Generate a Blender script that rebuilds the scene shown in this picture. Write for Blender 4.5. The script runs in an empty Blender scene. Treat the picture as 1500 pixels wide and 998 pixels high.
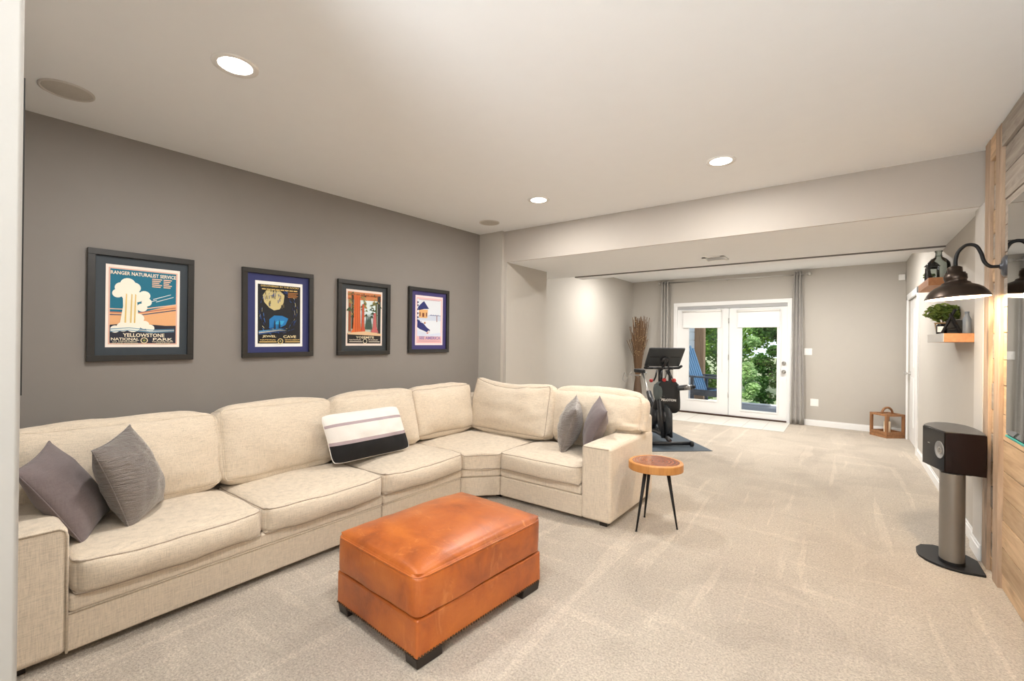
import bpy, bmesh, math, random
from mathutils import Vector, Matrix, noise, Euler
R = math.radians
random.seed(7)
S = bpy.context.scene
C = S.collection
H = 1.42

# ------------------------------------------------------------------ camera
cam_d = bpy.data.cameras.new('camera'); cam = bpy.data.objects.new('camera', cam_d); C.objects.link(cam)
cam_d.sensor_width = 36; cam_d.sensor_fit = 'HORIZONTAL'; cam_d.lens = 664.4 / 1500 * 36
cam_d.clip_start = 0.02; cam_d.clip_end = 300
yaw, pit, rol = R(36.43), R(0.064), R(0.617)
fw = Vector((-math.sin(yaw) * math.cos(pit), math.cos(yaw) * math.cos(pit), math.sin(pit)))
r0 = Vector((math.cos(yaw), math.sin(yaw), 0)); u0 = r0.cross(fw)
cr = r0 * math.cos(rol) + u0 * math.sin(rol); cu = -r0 * math.sin(rol) + u0 * math.cos(rol)
M = Matrix((cr, cu, -fw)).transposed().to_4x4(); M.translation = Vector((0, 0, H))
cam.matrix_world = M
S.camera = cam

# ------------------------------------------------------------------ world, sun, exposure
S.view_settings.view_transform = 'Standard'; S.view_settings.look = 'None'
S.view_settings.exposure = 0.13; S.view_settings.gamma = 1.0
S.view_settings.use_curve_mapping = False
W = bpy.data.worlds.new('sky'); S.world = W; W.use_nodes = True
wn = W.node_tree; bg = wn.nodes['Background']
bg.inputs[0].default_value = (0.80, 0.90, 1.0, 1); bg.inputs[1].default_value = 1.5
sun_d = bpy.data.lights.new('sun', 'SUN'); sun_d.energy = 6.0; sun_d.angle = R(0.6); sun_d.color = (1, .95, .85)
sun = bpy.data.objects.new('sun', sun_d); C.objects.link(sun)
sun.rotation_euler = Vector((0.45, 0.75, -0.9)).to_track_quat('-Z', 'Y').to_euler()
CAN_POWER = 24.0
CAN_COLOR = (1.0, 0.965, 0.925)
# two added fill lamps behind the camera, aimed up to brighten the ceiling
for nm, loc, e_, sz in (('fill_uplight', (-.35, -2.1, .9), 245, 1.2), ('fill_uplight', (-2.7, -1.9, .9), 215, 1.2)):
    fd = bpy.data.lights.new(nm, 'AREA'); fd.shape = 'DISK'; fd.size = sz; fd.energy = e_; fd.color = (.90, .95, 1)
    fo = bpy.data.objects.new(nm, fd); C.objects.link(fo); fo.location = loc; fo.rotation_euler = (math.pi, 0, 0)

# ------------------------------------------------------------------ materials
def lin(c):
    return tuple(((x / 255) / 12.92 if x / 255 <= .04045 else ((x / 255 + .055) / 1.055) ** 2.4) for x in c)
class NT:
    def __init__(s, name):
        s.m = bpy.data.materials.new(name); s.m.use_nodes = True; s.t = s.m.node_tree
        s.b = s.t.nodes['Principled BSDF']
    def n(s, typ, **kw):
        nd = s.t.nodes.new(typ)
        for k, v in kw.items():
            if k.startswith('i_'):
                key = k[2:]; key = int(key) if key.isdigit() else key.replace('_', ' ')
                nd.inputs[key].default_value = v
            else: setattr(nd, k, v)
        return nd
    def l(s, a, b): s.t.links.new(a, b)
    def coord(s, which='Object', scale=(1, 1, 1), rot=(0, 0, 0), loc=(0, 0, 0)):
        tc = s.n('ShaderNodeTexCoord'); mp = s.n('ShaderNodeMapping')
        mp.inputs['Scale'].default_value = scale; mp.inputs['Rotation'].default_value = rot; mp.inputs['Location'].default_value = loc
        s.l(tc.outputs[which], mp.inputs['Vector']); return mp.outputs[0]
    def noise(s, vec, scale, detail=3, rough=.55, dist=0):
        nd = s.n('ShaderNodeTexNoise'); nd.inputs['Scale'].default_value = scale; nd.inputs['Detail'].default_value = detail
        nd.inputs['Roughness'].default_value = rough; nd.inputs['Distortion'].default_value = dist
        s.l(vec, nd.inputs['Vector']); return nd.outputs['Fac']
    def ramp(s, fac, stops):
        nd = s.n('ShaderNodeValToRGB'); e = nd.color_ramp.elements
        e[0].position, e[0].color = stops[0][0], (*stops[0][1], 1)
        e[1].position, e[1].color = stops[-1][0], (*stops[-1][1], 1)
        for p, c in stops[1:-1]:
            x = e.new(p); x.color = (*c, 1)
        s.l(fac, nd.inputs[0]); return nd.outputs[0]
    def mix(s, fac, a, b, blend='MIX'):
        nd = s.n('ShaderNodeMix'); nd.data_type = 'RGBA'; nd.blend_type = blend
        for v, i in ((fac, 0), (a, 6), (b, 7)):
            if hasattr(v, 'links'): s.l(v, nd.inputs[i])
            elif i == 0: nd.inputs[0].default_value = v
            else: nd.inputs[i].default_value = (*v, 1) if len(v) == 3 else v
        return nd.outputs[2]
    def math(s, op, a, b=0.0):
        nd = s.n('ShaderNodeMath'); nd.operation = op
        for v, i in ((a, 0), (b, 1)):
            if hasattr(v, 'links'): s.l(v, nd.inputs[i])
            else: nd.inputs[i].default_value = v
        return nd.outputs[0]
    def color(s, c):
        if hasattr(c, 'links'): s.l(c, s.b.inputs['Base Color'])
        else: s.b.inputs['Base Color'].default_value = (*c, 1)
    def bump(s, h, strength=.2, dist=.01):
        nd = s.n('ShaderNodeBump'); nd.inputs['Strength'].default_value = strength; nd.inputs['Distance'].default_value = dist
        s.l(h, nd.inputs['Height']); s.l(nd.outputs[0], s.b.inputs['Normal'])
    def set(s, **kw):
        for k, v in kw.items(): s.b.inputs[k.replace('_', ' ')].default_value = v
        return s

def plain(name, c, rough=.5, metal=0.0, var=0.04, scale=8, bump=0.0, bscale=60, **kw):
    a = NT(name); c = tuple(c)
    v = a.coord(); f = a.noise(v, scale, 3)
    a.color(a.mix(f, tuple(x * (1 - var) for x in c), tuple(min(1, x * (1 + var)) for x in c)))
    a.set(Roughness=rough, Metallic=metal)
    if bump: a.bump(a.noise(v, bscale, 2), bump, .003)
    for k, x in kw.items(): a.b.inputs[k.replace('_', ' ')].default_value = x
    return a.m
def wood(name, light, dark, axis='X', scale=1.0, rough=.5, rand=.25, knots=True):
    a = NT(name)
    sc = {'X': (1.2, 14, 14), 'Y': (14, 1.2, 14), 'Z': (14, 14, 1.2)}[axis]
    oi = a.n('ShaderNodeObjectInfo')
    tc = a.n('ShaderNodeTexCoord'); ad = a.n('ShaderNodeVectorMath'); ad.operation = 'ADD'
    cx = a.n('ShaderNodeCombineXYZ'); m = a.math('MULTIPLY', oi.outputs['Random'], 37.0)
    for i in range(3): a.l(m, cx.inputs[i])
    a.l(tc.outputs['Object'], ad.inputs[0]); a.l(cx.outputs[0], ad.inputs[1])
    mp = a.n('ShaderNodeMapping'); mp.inputs['Scale'].default_value = tuple(x * scale for x in sc)
    a.l(ad.outputs[0], mp.inputs['Vector'])
    g = a.noise(mp.outputs[0], 2.2, 6, .6, .8)
    col = a.ramp(g, [(.3, dark), (.5, tuple((x + y) / 2 for x, y in zip(light, dark))), (.72, light)])
    if knots:
        mp2 = a.n('ShaderNodeMapping'); mp2.inputs['Scale'].default_value = tuple(x ** .5 * 1.6 for x in sc)
        a.l(ad.outputs[0], mp2.inputs['Vector'])
        kn = a.noise(mp2.outputs[0], 1.3, 1)
        col = a.mix(a.ramp(kn, [(.66, (0, 0, 0)), (.76, (.8, .8, .8))]), col, tuple(x * .45 for x in dark))
    br = a.math('ADD', a.math('MULTIPLY', oi.outputs['Random'], rand), 1 - rand / 2)
    cc = a.n('ShaderNodeCombineColor')
    for i in range(3): a.l(br, cc.inputs[i])
    col = a.mix(1.0, col, cc.outputs[0], 'MULTIPLY')
    a.color(col); a.set(Roughness=rough); a.bump(g, .25, .004)
    return a.m

m_ceiling = plain('ceiling_paint', (.845, .86, .87), .9, var=.015, bump=.05, bscale=90)
m_greige = plain('greige_paint', (.48, .45, .405), .75, var=.02, bump=.06, bscale=120)
m_dark = plain('taupe_paint', (.262, .241, .222), .62, var=.03, bump=.06, bscale=120)
m_white = plain('white_trim_paint', (.84, .84, .83), .4, var=.01)
m_near = plain('pale_wall_paint', (.60, .575, .54), .8, var=.02, bump=.06, bscale=100)
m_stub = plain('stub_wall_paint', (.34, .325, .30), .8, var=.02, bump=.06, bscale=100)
m_plastic = plain('white_plastic', (.86, .85, .82), .35, var=.01)
m_black = plain('black_paint', (.010, .010, .011), .5, var=.1, Specular_IOR_Level=.3)
m_bikeblack = plain('matte_black_metal', (.014, .015, .018), .38, var=.1)
m_rubber = plain('black_rubber', (.02, .021, .023), .75, var=.1)
m_dkgrey = plain('dark_grey_plastic', (.03, .035, .04), .45, var=.1)
m_chrome = plain('brushed_nickel', (.55, .54, .52), .28, 1.0, var=.03)
m_gap = plain('dark_shadow_gap', (.03, .027, .024), .8)
m_line = plain('painted_step_shade', (.16, .15, .14), .8)

def carpet():
    a = NT('beige_carpet'); v = a.coord()
    wv = a.n('ShaderNodeTexNoise'); wv.inputs['Scale'].default_value = 1.3; a.l(v, wv.inputs['Vector'])
    fine = a.noise(v, 95, 4, .8); mid = a.noise(v, 38, 3, .7)
    def cells(scale, rot, dist, seed):
        n_ = a.n('ShaderNodeTexNoise'); n_.inputs['Scale'].default_value = 2.2; n_.inputs['Detail'].default_value = 3
        mp = a.coord(scale=scale, rot=(0, 0, rot), loc=(seed, seed * .7, 0)); a.l(mp, n_.inputs['Vector'])
        ad = a.n('ShaderNodeVectorMath'); ad.operation = 'MULTIPLY_ADD'; a.l(n_.outputs['Color'], ad.inputs[0]); ad.inputs[1].default_value = (dist, dist, 0); a.l(mp, ad.inputs[2])
        vo = a.n('ShaderNodeTexVoronoi'); vo.inputs['Scale'].default_value = 1.0; a.l(ad.outputs[0], vo.inputs['Vector'])
        sp = a.n('ShaderNodeSeparateColor'); a.l(vo.outputs['Color'], sp.inputs[0]); return sp.outputs[0]
    big = cells((2.4, 1.0, 1), .55, .35, 1.3); big2 = cells((3.4, .8, 1), -.25, .45, 5.1); soft = a.noise(v, 1.5, 4, .6, .8)
    lines = a.noise(a.coord(scale=(4.5, .30, 1), rot=(0, 0, .20)), 2.0, 3, .5, .5); lines2 = a.noise(a.coord(scale=(.6, 3.6, 1), rot=(0, 0, .5), loc=(2, 5, 0)), 2.0, 3, .5, .6)
    col = a.mix(a.ramp(fine, [(.33, (0, 0, 0)), (.67, (1, 1, 1))]), (.255, .20, .145), (.86, .765, .64))
    col = a.mix(.35, col, a.mix(a.ramp(mid, [(.38, (0, 0, 0)), (.62, (1, 1, 1))]), (.455, .385, .305), (.63, .555, .46)))
    for f, st in ((big, [(.15, (.955, .95, .95)), (.5, (.985, .985, .985)), (.85, (1.025, 1.025, 1.025))]), (big2, [(.2, (.965, .96, .96)), (.5, (.985, .985, .985)), (.8, (1.02, 1.02, 1.02))]), (soft, [(.36, (.90, .895, .89)), (.46, (.96, .96, .955)), (.50, (1, 1, 1)), (.64, (1.04, 1.04, 1.04))]), (lines, [(.50, (1, 1, 1)), (.60, (1, 1, 1)), (.64, (1.13, 1.13, 1.13))]), (lines2, [(.50, (1, 1, 1)), (.61, (1, 1, 1)), (.65, (1.10, 1.10, 1.10))])):
        col = a.mix(1, col, a.ramp(f, st), 'MULTIPLY')
    a.color(col); a.set(Roughness=1.0, Sheen_Weight=.2)
    a.bump(a.math('ADD', a.math('MULTIPLY', fine, .8), a.math('MULTIPLY', mid, .9)), 1.0, .014)
    return a.m
m_carpet = carpet()

def linen(name, c, dk=.74):
    a = NT(name)
    h = a.noise(a.coord(scale=(22, 22, 300)), 1, 3, .7); h2 = a.noise(a.coord(scale=(260, 260, 18)), 1, 3, .7)
    h3 = a.noise(a.coord(scale=(60, 60, 60)), 6, 2)
    f = a.math('ADD', a.math('MULTIPLY', h, .5), a.math('MULTIPLY', h2, .5))
    col = a.ramp(f, [(.36, tuple(x * dk for x in c)), (.5, c), (.62, tuple(min(.95, x * 1.15) for x in c))])
    a.color(a.mix(.2, col, a.mix(h3, tuple(x * .85 for x in c), c)))
    a.set(Roughness=.95, Sheen_Weight=.25); a.bump(f, .35, .003)
    return a.m
m_linen = linen('oatmeal_linen', (.665, .57, .45), .72)
m_pipe = linen('taupe_linen_piping', (.42, .345, .27))
m_mauve = linen('mauve_cotton', (.165, .132, .133), .8)
def silk():
    a = NT('silver_taupe_silk'); f = a.noise(a.coord(scale=(6, 6, 40)), 2, 4, .6, .6)
    a.color(a.mix(f, (.135, .115, .106), (.26, .23, .212))); a.set(Metallic=.35, Roughness=.30, Sheen_Weight=.5); a.bump(f, .8, .02); return a.m
m_silk = silk()
def leather():
    a = NT('cognac_leather'); v = a.coord(); big = a.noise(v, 4.5, 5, .6, .4); fine = a.noise(v, 170, 3, .6)
    cr_ = a.noise(a.coord(scale=(1, 1, .35)), 14, 4, .6, 1.0)
    col = a.ramp(big, [(.30, (.27, .060, .009)), (.48, (.42, .100, .013)), (.70, (.54, .150, .022))])
    col = a.mix(a.ramp(cr_, [(.60, (0, 0, 0)), (.74, (.5, .5, .5))]), col, (.70, .27, .08))
    a.color(col); a.set(Roughness=.40, Coat_Weight=.25, Coat_Roughness=.3)
    a.bump(a.math('ADD', fine, a.math('MULTIPLY', cr_, 1.5)), .18, .006); return a.m
m_leather = leather()
m_legwood = plain('espresso_wood', (.018, .012, .009), .4, var=.3)
m_plankA = wood('weathered_plank', (.62, .45, .285), (.40, .265, .155), 'Y', 1.0, .6, .45)
m_plankG = wood('whitewashed_plank', (.46, .41, .35), (.24, .20, .165), 'Y', 1.0, .65, .4)
m_stile = wood('weathered_stile', (.47, .35, .25), (.27, .185, .125), 'Z', 1.0, .6, .3)
m_shelf = wood('honey_shelf_wood', (.52, .23, .085), (.38, .15, .05), 'Y', .8, .5, .1, False)
m_lantern = wood('walnut_lantern_wood', (.40, .19, .08), (.22, .10, .04), 'Z', 1.2, .5, .15, False)
def slab():
    a = NT('slab_heartwood')
    v = a.coord(); w = a.n('ShaderNodeTexWave'); w.wave_type = 'RINGS'; w.rings_direction = 'Z'
    w.inputs['Scale'].default_value = 11; w.inputs['Distortion'].default_value = 3; w.inputs['Detail'].default_value = 3
    a.l(v, w.inputs['Vector'])
    n2 = a.noise(v, 12, 4, .6)
    col = a.mix(w.outputs['Fac'], (.15, .045, .032), (.31, .10, .055)); col = a.mix(n2, col, (.40, .16, .09))
    a.color(col); a.set(Roughness=.25, Coat_Weight=.5); return a.m
m_heart = slab()
m_sap = wood('slab_sapwood_edge', (.62, .30, .085), (.42, .17, .045), 'Z', 1.0, .4, .0, True)
m_bronze = plain('oil_rubbed_bronze', (.060, .045, .036), .33, .85, var=.15)
m_glow = NT('lamp_glow'); m_glow.set(Emission_Strength=14); m_glow.b.inputs['Emission Color'].default_value = (1, .93, .84, 1); m_glow = m_glow.m
m_bulb = NT('warm_bulb'); m_bulb.set(Emission_Strength=30); m_bulb.b.inputs['Emission Color'].default_value = (1, .80, .55, 1); m_bulb = m_bulb.m
m_shade_in = plain('white_enamel', (.85, .80, .7), .4)
m_spkblack = plain('gloss_black_lacquer', (.004, .004, .005), .12, var=.05, Specular_IOR_Level=.3)
m_spkwood = plain('dark_cherry_veneer', (.007, .002, .0018), .12, var=.3, scale=20, Specular_IOR_Level=.25)
m_spkgrey = plain('grey_top_panel', (.035, .036, .038), .30)
m_pole = plain('pewter_metal', (.23, .215, .195), .38, .6, var=.03)
m_frame = plain('black_wood_frame', (.022, .021, .019), .4, var=.15, scale=30)
def tvmat():
    a = NT('glossy_screen'); a.set(Metallic=1.0, Roughness=.02); a.color((.40, .41, .41)); return a.m
m_tv = tvmat()
m_teal = plain('teal_glass_edge', (.02, .35, .30), .15)
m_curtain = linen('grey_curtain', (.42, .40, .37), .8)
m_shadecloth = plain('white_shade_cloth', (.88, .88, .87), .8, var=.01)
def glass(name='clear_glass', tint=(1, 1, 1)):
    a = NT(name); t = a.t
    tr = a.n('ShaderNodeBsdfTransparent'); tr.inputs[0].default_value = (*tint, 1)
    gl = a.n('ShaderNodeBsdfGlossy'); gl.inputs['Roughness'].default_value = .02
    fr = a.n('ShaderNodeFresnel'); fr.inputs[0].default_value = 1.45
    mx = a.n('ShaderNodeMixShader'); a.l(fr.outputs[0], mx.inputs[0]); a.l(tr.outputs[0], mx.inputs[1]); a.l(gl.outputs[0], mx.inputs[2])
    a.l(mx.outputs[0], t.nodes['Material Output'].inputs['Surface']); return a.m
m_glass = glass(); m_bottle = glass('smoky_bottle_glass', (.62, .66, .63))
m_tile = plain('pale_tile', (.70, .67, .61), .3, var=.04, scale=4)
m_grout = plain('grout', (.45, .42, .37), .9)
m_leafg = NT('leaf')
def leafmat(name, c1, c2):
    a = NT(name); oi = a.n('ShaderNodeNewGeometry')
    a.color(a.mix(oi.outputs['Random Per Island'], c1, c2)); a.set(Roughness=.5)
    a.b.inputs['Subsurface Weight'].default_value = 0
    tl = a.n('ShaderNodeBsdfTranslucent'); tl.inputs[0].default_value = (*[min(1, x * 1.4) for x in c2], 1)
    mx = a.n('ShaderNodeMixShader'); mx.inputs[0].default_value = .35
    a.l(a.b.outputs[0], mx.inputs[1]); a.l(tl.outputs[0], mx.inputs[2]); a.l(mx.outputs[0], a.t.nodes['Material Output'].inputs['Surface'])
    return a.m
m_leaf1 = leafmat('garden_leaf', (.05, .13, .02), (.20, .34, .05))
m_leaf4 = leafmat('pale_maple_leaf', (.12, .26, .05), (.45, .60, .30))
m_leaf2 = leafmat('dark_garden_leaf', (.03, .085, .02), (.10, .22, .04))
m_leaf3 = leafmat('ficus_leaf', (.045, .10, .02), (.22, .28, .06))
m_bark = plain('bark', (.09, .06, .04), .9, var=.4)
m_blue = plain('blue_chair_plastic', (.10, .28, .50), .45, var=.05)
m_deck = wood('grey_deck_board', (.12, .14, .17), (.07, .08, .10), 'X', .6, .7, .3, False)
m_cedar = wood('cedar_post', (.48, .29, .16), (.28, .16, .09), 'Z', .8, .7, 0, False)
m_siding = plain('white_siding', (.62, .66, .70), .6)
m_mat = plain('blue_grey_mat', (.055, .075, .095), .55, var=.12, scale=5)
m_basket = plain('seagrass', (.34, .22, .10), .8, var=.4, scale=60)
m_cream = plain('cream_wax', (.80, .68, .50), .5)
m_bagk = plain('black_nylon', (.010, .010, .011), .7, bump=.2)
m_red = plain('red_plastic', (.45, .03, .03), .4)
m_whitefab = plain('white_knit', (.80, .77, .73), .95, bump=.6, bscale=160)
m_blackfab = plain('black_knit', (.010, .010, .011), .95, bump=.6, bscale=160)
m_twig = plain('dried_reed', (.16, .09, .045), .8, var=.4, scale=30)
m_fairy = plain('gold_bead', (.80, .62, .30), .3, .3)

# ------------------------------------------------------------------ mesh helpers
def wloc(o):
    v = Vector((0, 0, 0))
    while o is not None:
        v += o.location; o = o.parent
    return v
def obj(name, bm, mat, parent=None, smooth=False, bevel=0.0, seg=2, kind=None, sub=0, angle=None):
    """bm in WORLD coordinates; parents are never rotated."""
    if parent is not None: bmesh.ops.translate(bm, verts=bm.verts, vec=-wloc(parent))
    me = bpy.data.meshes.new(name); bmesh.ops.recalc_face_normals(bm, faces=bm.faces); bm.to_mesh(me); bm.free()
    mats = mat if isinstance(mat, (list, tuple)) else [mat]
    for m in mats: me.materials.append(m)
    o = bpy.data.objects.new(name, me); C.objects.link(o); o.parent = parent
    if smooth:
        me.shade_smooth()
    if bevel:
        b = o.modifiers.new('bevel', 'BEVEL'); b.width = bevel; b.segments = seg; b.limit_method = 'ANGLE'; b.angle_limit = R(40)
        if not smooth: me.shade_smooth()
        b.harden_normals = True
    if kind: o['kind'] = kind
    return o
def thing(name, label, cat, loc, group=None):
    o = bpy.data.objects.new(name, None); C.objects.link(o); o.location = loc; o.empty_display_size = .1
    o['label'] = label; o['category'] = cat
    if group: o['group'] = group
    return o
def tag(o, label, cat, group=None):
    o['label'] = label; o['category'] = cat
    if group: o['group'] = group
    return o
def rebase(o, p):
    """move a top-level mesh's origin to p"""
    p = Vector(p); o.data.transform(Matrix.Translation(-p)); o.location = p; return o
def box(bm, x0, x1, y0, y1, z0, z1, mtx=None, mi=0):
    vs = [bm.verts.new(Vector(p)) for p in ((x0, y0, z0), (x1, y0, z0), (x1, y1, z0), (x0, y1, z0), (x0, y0, z1), (x1, y0, z1), (x1, y1, z1), (x0, y1, z1))]
    for f in ((0, 3, 2, 1), (4, 5, 6, 7), (0, 1, 5, 4), (1, 2, 6, 5), (2, 3, 7, 6), (3, 0, 4, 7)):
        bm.faces.new([vs[i] for i in f]).material_index = mi
    if mtx is not None: bmesh.ops.transform(bm, matrix=mtx, verts=vs)
    return vs
def B(*a, **k):
    bm = bmesh.new(); box(bm, *a, **k); return bm
def prism(bm, pts, z0, z1, mtx=None, mi=0):
    a = [bm.verts.new((x, y, z0)) for x, y in pts]; b = [bm.verts.new((x, y, z1)) for x, y in pts]; n = len(pts)
    bm.faces.new(a[::-1]).material_index = mi; bm.faces.new(b).material_index = mi
    for i in range(n): bm.faces.new((a[i], a[(i + 1) % n], b[(i + 1) % n], b[i])).material_index = mi
    if mtx is not None: bmesh.ops.transform(bm, matrix=mtx, verts=a + b)
    return a + b
def lathe(bm, prof, cx=0, cy=0, n=32, mtx=None, cap=True):
    rings = []
    for r, z in prof:
        rings.append([bm.verts.new((cx + r * math.cos(2 * math.pi * i / n), cy + r * math.sin(2 * math.pi * i / n), z)) for i in range(n)])
    for a, b in zip(rings, rings[1:]):
        for i in range(n): bm.faces.new((a[i], a[(i + 1) % n], b[(i + 1) % n], b[i]))
    if cap: bm.faces.new(rings[0][::-1]); bm.faces.new(rings[-1])
    vs = [v for r_ in rings for v in r_]
    if mtx is not None: bmesh.ops.transform(bm, matrix=mtx, verts=vs)
    return vs
def tube(bm, pts, rad, n=10, closed=False):
    pts = [Vector(p) for p in pts]; N = len(pts); rings = []
    rads = rad if isinstance(rad, (list, tuple)) else [rad] * N
    up = None
    for i in range(N):
        if closed: d = (pts[(i + 1) % N] - pts[i - 1])
        else: d = pts[min(i + 1, N - 1)] - pts[max(i - 1, 0)]
        if d.length < 1e-9: d = Vector((0, 0, 1))
        d.normalize()
        if up is None:
            a = Vector((0, 0, 1)) if abs(d.z) < .9 else Vector((1, 0, 0)); s = d.cross(a).normalized()
        else:
            s = up - d * up.dot(d); s = s.normalized() if s.length > 1e-6 else d.orthogonal().normalized()
        up = s; t = d.cross(s)
        rings.append([bm.verts.new(pts[i] + (s * math.cos(2 * math.pi * k / n) + t * math.sin(2 * math.pi * k / n)) * rads[i]) for k in range(n)])
    pr = list(zip(rings, rings[1:])) + ([(rings[-1], rings[0])] if closed else [])
    for a, b in pr:
        for k in range(n): bm.faces.new((a[k], a[(k + 1) % n], b[(k + 1) % n], b[k]))
    if not closed: bm.faces.new(rings[0][::-1]); bm.faces.new(rings[-1])
def T(*pts, r=.01, n=10, closed=False):
    bm = bmesh.new(); tube(bm, pts, r, n, closed); return bm
def spline(pts, k=8):
    out = []; P = [Vector(p) for p in pts]; P = [P[0]] + P + [P[-1]]
    for i in range(1, len(P) - 2):
        for j in range(k):
            t = j / k; a, b, c, d = P[i - 1], P[i], P[i + 1], P[i + 2]
            out.append(.5 * ((2 * b) + (-a + c) * t + (2 * a - 5 * b + 4 * c - d) * t * t + (-a + 3 * b - 3 * c + d) * t ** 3))
    out.append(P[-2]); return out
def frame_mtx(o, ex, ey, ez):
    m = Matrix((Vector(ex), Vector(ey), Vector(ez))).transposed().to_4x4(); m.translation = Vector(o); return m
_tx = {}
def text_mesh(s, size, bold=0.0, ext=.0006):
    cu_ = bpy.data.curves.new('t', 'FONT'); cu_.body = s; cu_.size = size; cu_.extrude = ext; cu_.offset = bold; cu_.resolution_u = 2
    cu_.align_x = 'CENTER'; cu_.align_y = 'CENTER'
    o = bpy.data.objects.new('t', cu_); C.objects.link(o)
    dg = bpy.context.evaluated_depsgraph_get(); me = bpy.data.meshes.new_from_object(o.evaluated_get(dg)); bpy.data.objects.remove(o)
    return me
def add_text(bm, s, mtx, width=None, height=None, bold=0.0, mi=0):
    me = text_mesh(s, 1.0, bold, .004)
    xs = [v.co.x for v in me.vertices]; ys = [v.co.y for v in me.vertices]
    w = max(xs) - min(xs); h = max(ys) - min(ys); cx = (max(xs) + min(xs)) / 2; cy = (max(ys) + min(ys)) / 2
    sx = width / w if width else height / h; sy = height / h if height else sx
    n0 = len(bm.verts); f0 = len(bm.faces); bm.from_mesh(me); bm.verts.ensure_lookup_table(); bm.faces.ensure_lookup_table()
    vs = bm.verts[n0:]
    for v in vs: v.co = Vector(((v.co.x - cx) * sx, (v.co.y - cy) * sy, v.co.z * .1))
    for f in bm.faces[f0:]: f.material_index = mi
    bmesh.ops.transform(bm, matrix=mtx, verts=vs)
def cube_grid(n):
    """unit cube surface grid, sin-spaced; returns list of (u,v,w) and faces"""
    key = {}; P = []; F = []
    g = [math.sin(math.pi / 2 * (-1 + 2 * i / n)) for i in range(n + 1)]
    def vid(a, b, c):
        k = (round(a, 6), round(b, 6), round(c, 6))
        if k not in key: key[k] = len(P); P.append(k)
        return key[k]
    for ax in range(3):
        for s in (-1, 1):
            for i in range(n):
                for j in range(n):
                    q = []
                    for (a, b) in ((i, j), (i + 1, j), (i + 1, j + 1), (i, j + 1)):
                        c = [g[a], g[b]]; c.insert(ax, s); q.append(vid(*c))
                    F.append(q if s > 0 else q[::-1])
    return P, F
_cg = {}
def cushion(w, d, h, puff=.03, r=.03, n=20, side=.012, seed=0, fn=None, wr=.004, rc=.05, rb=None):
    r_top = r
    """local box cushion (w along x, d along y, thickness h along z); returns (bmesh, outline function)"""
    if n not in _cg: _cg[n] = cube_grid(n)
    P, F = _cg[n]
    def f(u, v, t):
        r = r_top if (t > 0 or rb is None) else rb
        x, y, z = u * w / 2, v * d / 2, t * h / 2
        ix, iy = max(-w / 2 + rc, min(w / 2 - rc, x)), max(-d / 2 + rc, min(d / 2 - rc, y))
        dx, dy = x - ix, y - iy; L = math.hypot(dx, dy); m = max(abs(dx), abs(dy))
        if L > 0: dx, dy = dx * m / L, dy * m / L
        x, y = ix + dx, iy + dy
        # vertical edge rounding
        e = max(abs(x) - (w / 2 - r), abs(y) - (d / 2 - r), L * 0)
        zz = abs(z) - (h / 2 - r)
        if zz > 0 and e > 0:
            k = math.hypot(zz, e); mm = max(zz, e); s = mm / k
            z = math.copysign(h / 2 - r + zz * s, z)
            sh = e * (1 - s)
            if abs(x) > w / 2 - r: x -= math.copysign(min(sh, abs(x)), x)
            if abs(y) > d / 2 - r: y -= math.copysign(min(sh, abs(y)), y)
        z += math.copysign(1, t) * abs(t) * puff * (1 - u ** 4) * (1 - v ** 4) * (.75 + .25 * (1 - u * u) * (1 - v * v))
        b = side * (1 - t * t)
        x += u ** 3 * b * (1 - v ** 4); y += v ** 3 * b * 1.4 * (1 - u ** 4)
        nn = noise.noise(Vector((x * 5 + seed, y * 5, z * 5))) * wr + noise.noise(Vector((x * 14, y * 14 + seed, z * 9))) * wr * .45
        z += nn * (1 if t > 0 else -1) * abs(t); x += nn * .5 * u; y += nn * .5 * v
        q = Vector((x, y, z))
        return fn(q, u, v, t) if fn else q
    bm = bmesh.new(); vs = [bm.verts.new(f(*p)) for p in P]
    for q in F: bm.faces.new([vs[i] for i in q])
    return bm, f
def welt(f, t, mtx, rad=.004, k=18, off=.0012):
    pts = []
    g = [math.sin(math.pi / 2 * (-1 + 2 * i / k)) for i in range(k)]
    for a in g: pts.append((a, -1))
    for a in g: pts.append((1, a))
    for a in g: pts.append((-a, 1))
    for a in g: pts.append((-1, -a))
    bm = bmesh.new(); out = []
    for (u, v) in pts:
        q = f(u, v, t); c = Vector((q.x, q.y, q.z)); d = Vector((u, v, t)).normalized() * off
        out.append(mtx @ (c + d))
    tube(bm, out, rad, 6, True); return bm
def cushion_part(name, parent, w, d, h, mtx, mat, pmat, welts=(1, -1), pname='piping', **k):
    bm, f = cushion(w, d, h, **k); bmesh.ops.transform(bm, matrix=mtx, verts=bm.verts)
    o = obj(name, bm, mat, parent, smooth=True)
    for t in welts: obj(pname, welt(f, t, mtx), pmat, o, smooth=True)
    return o
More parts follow.
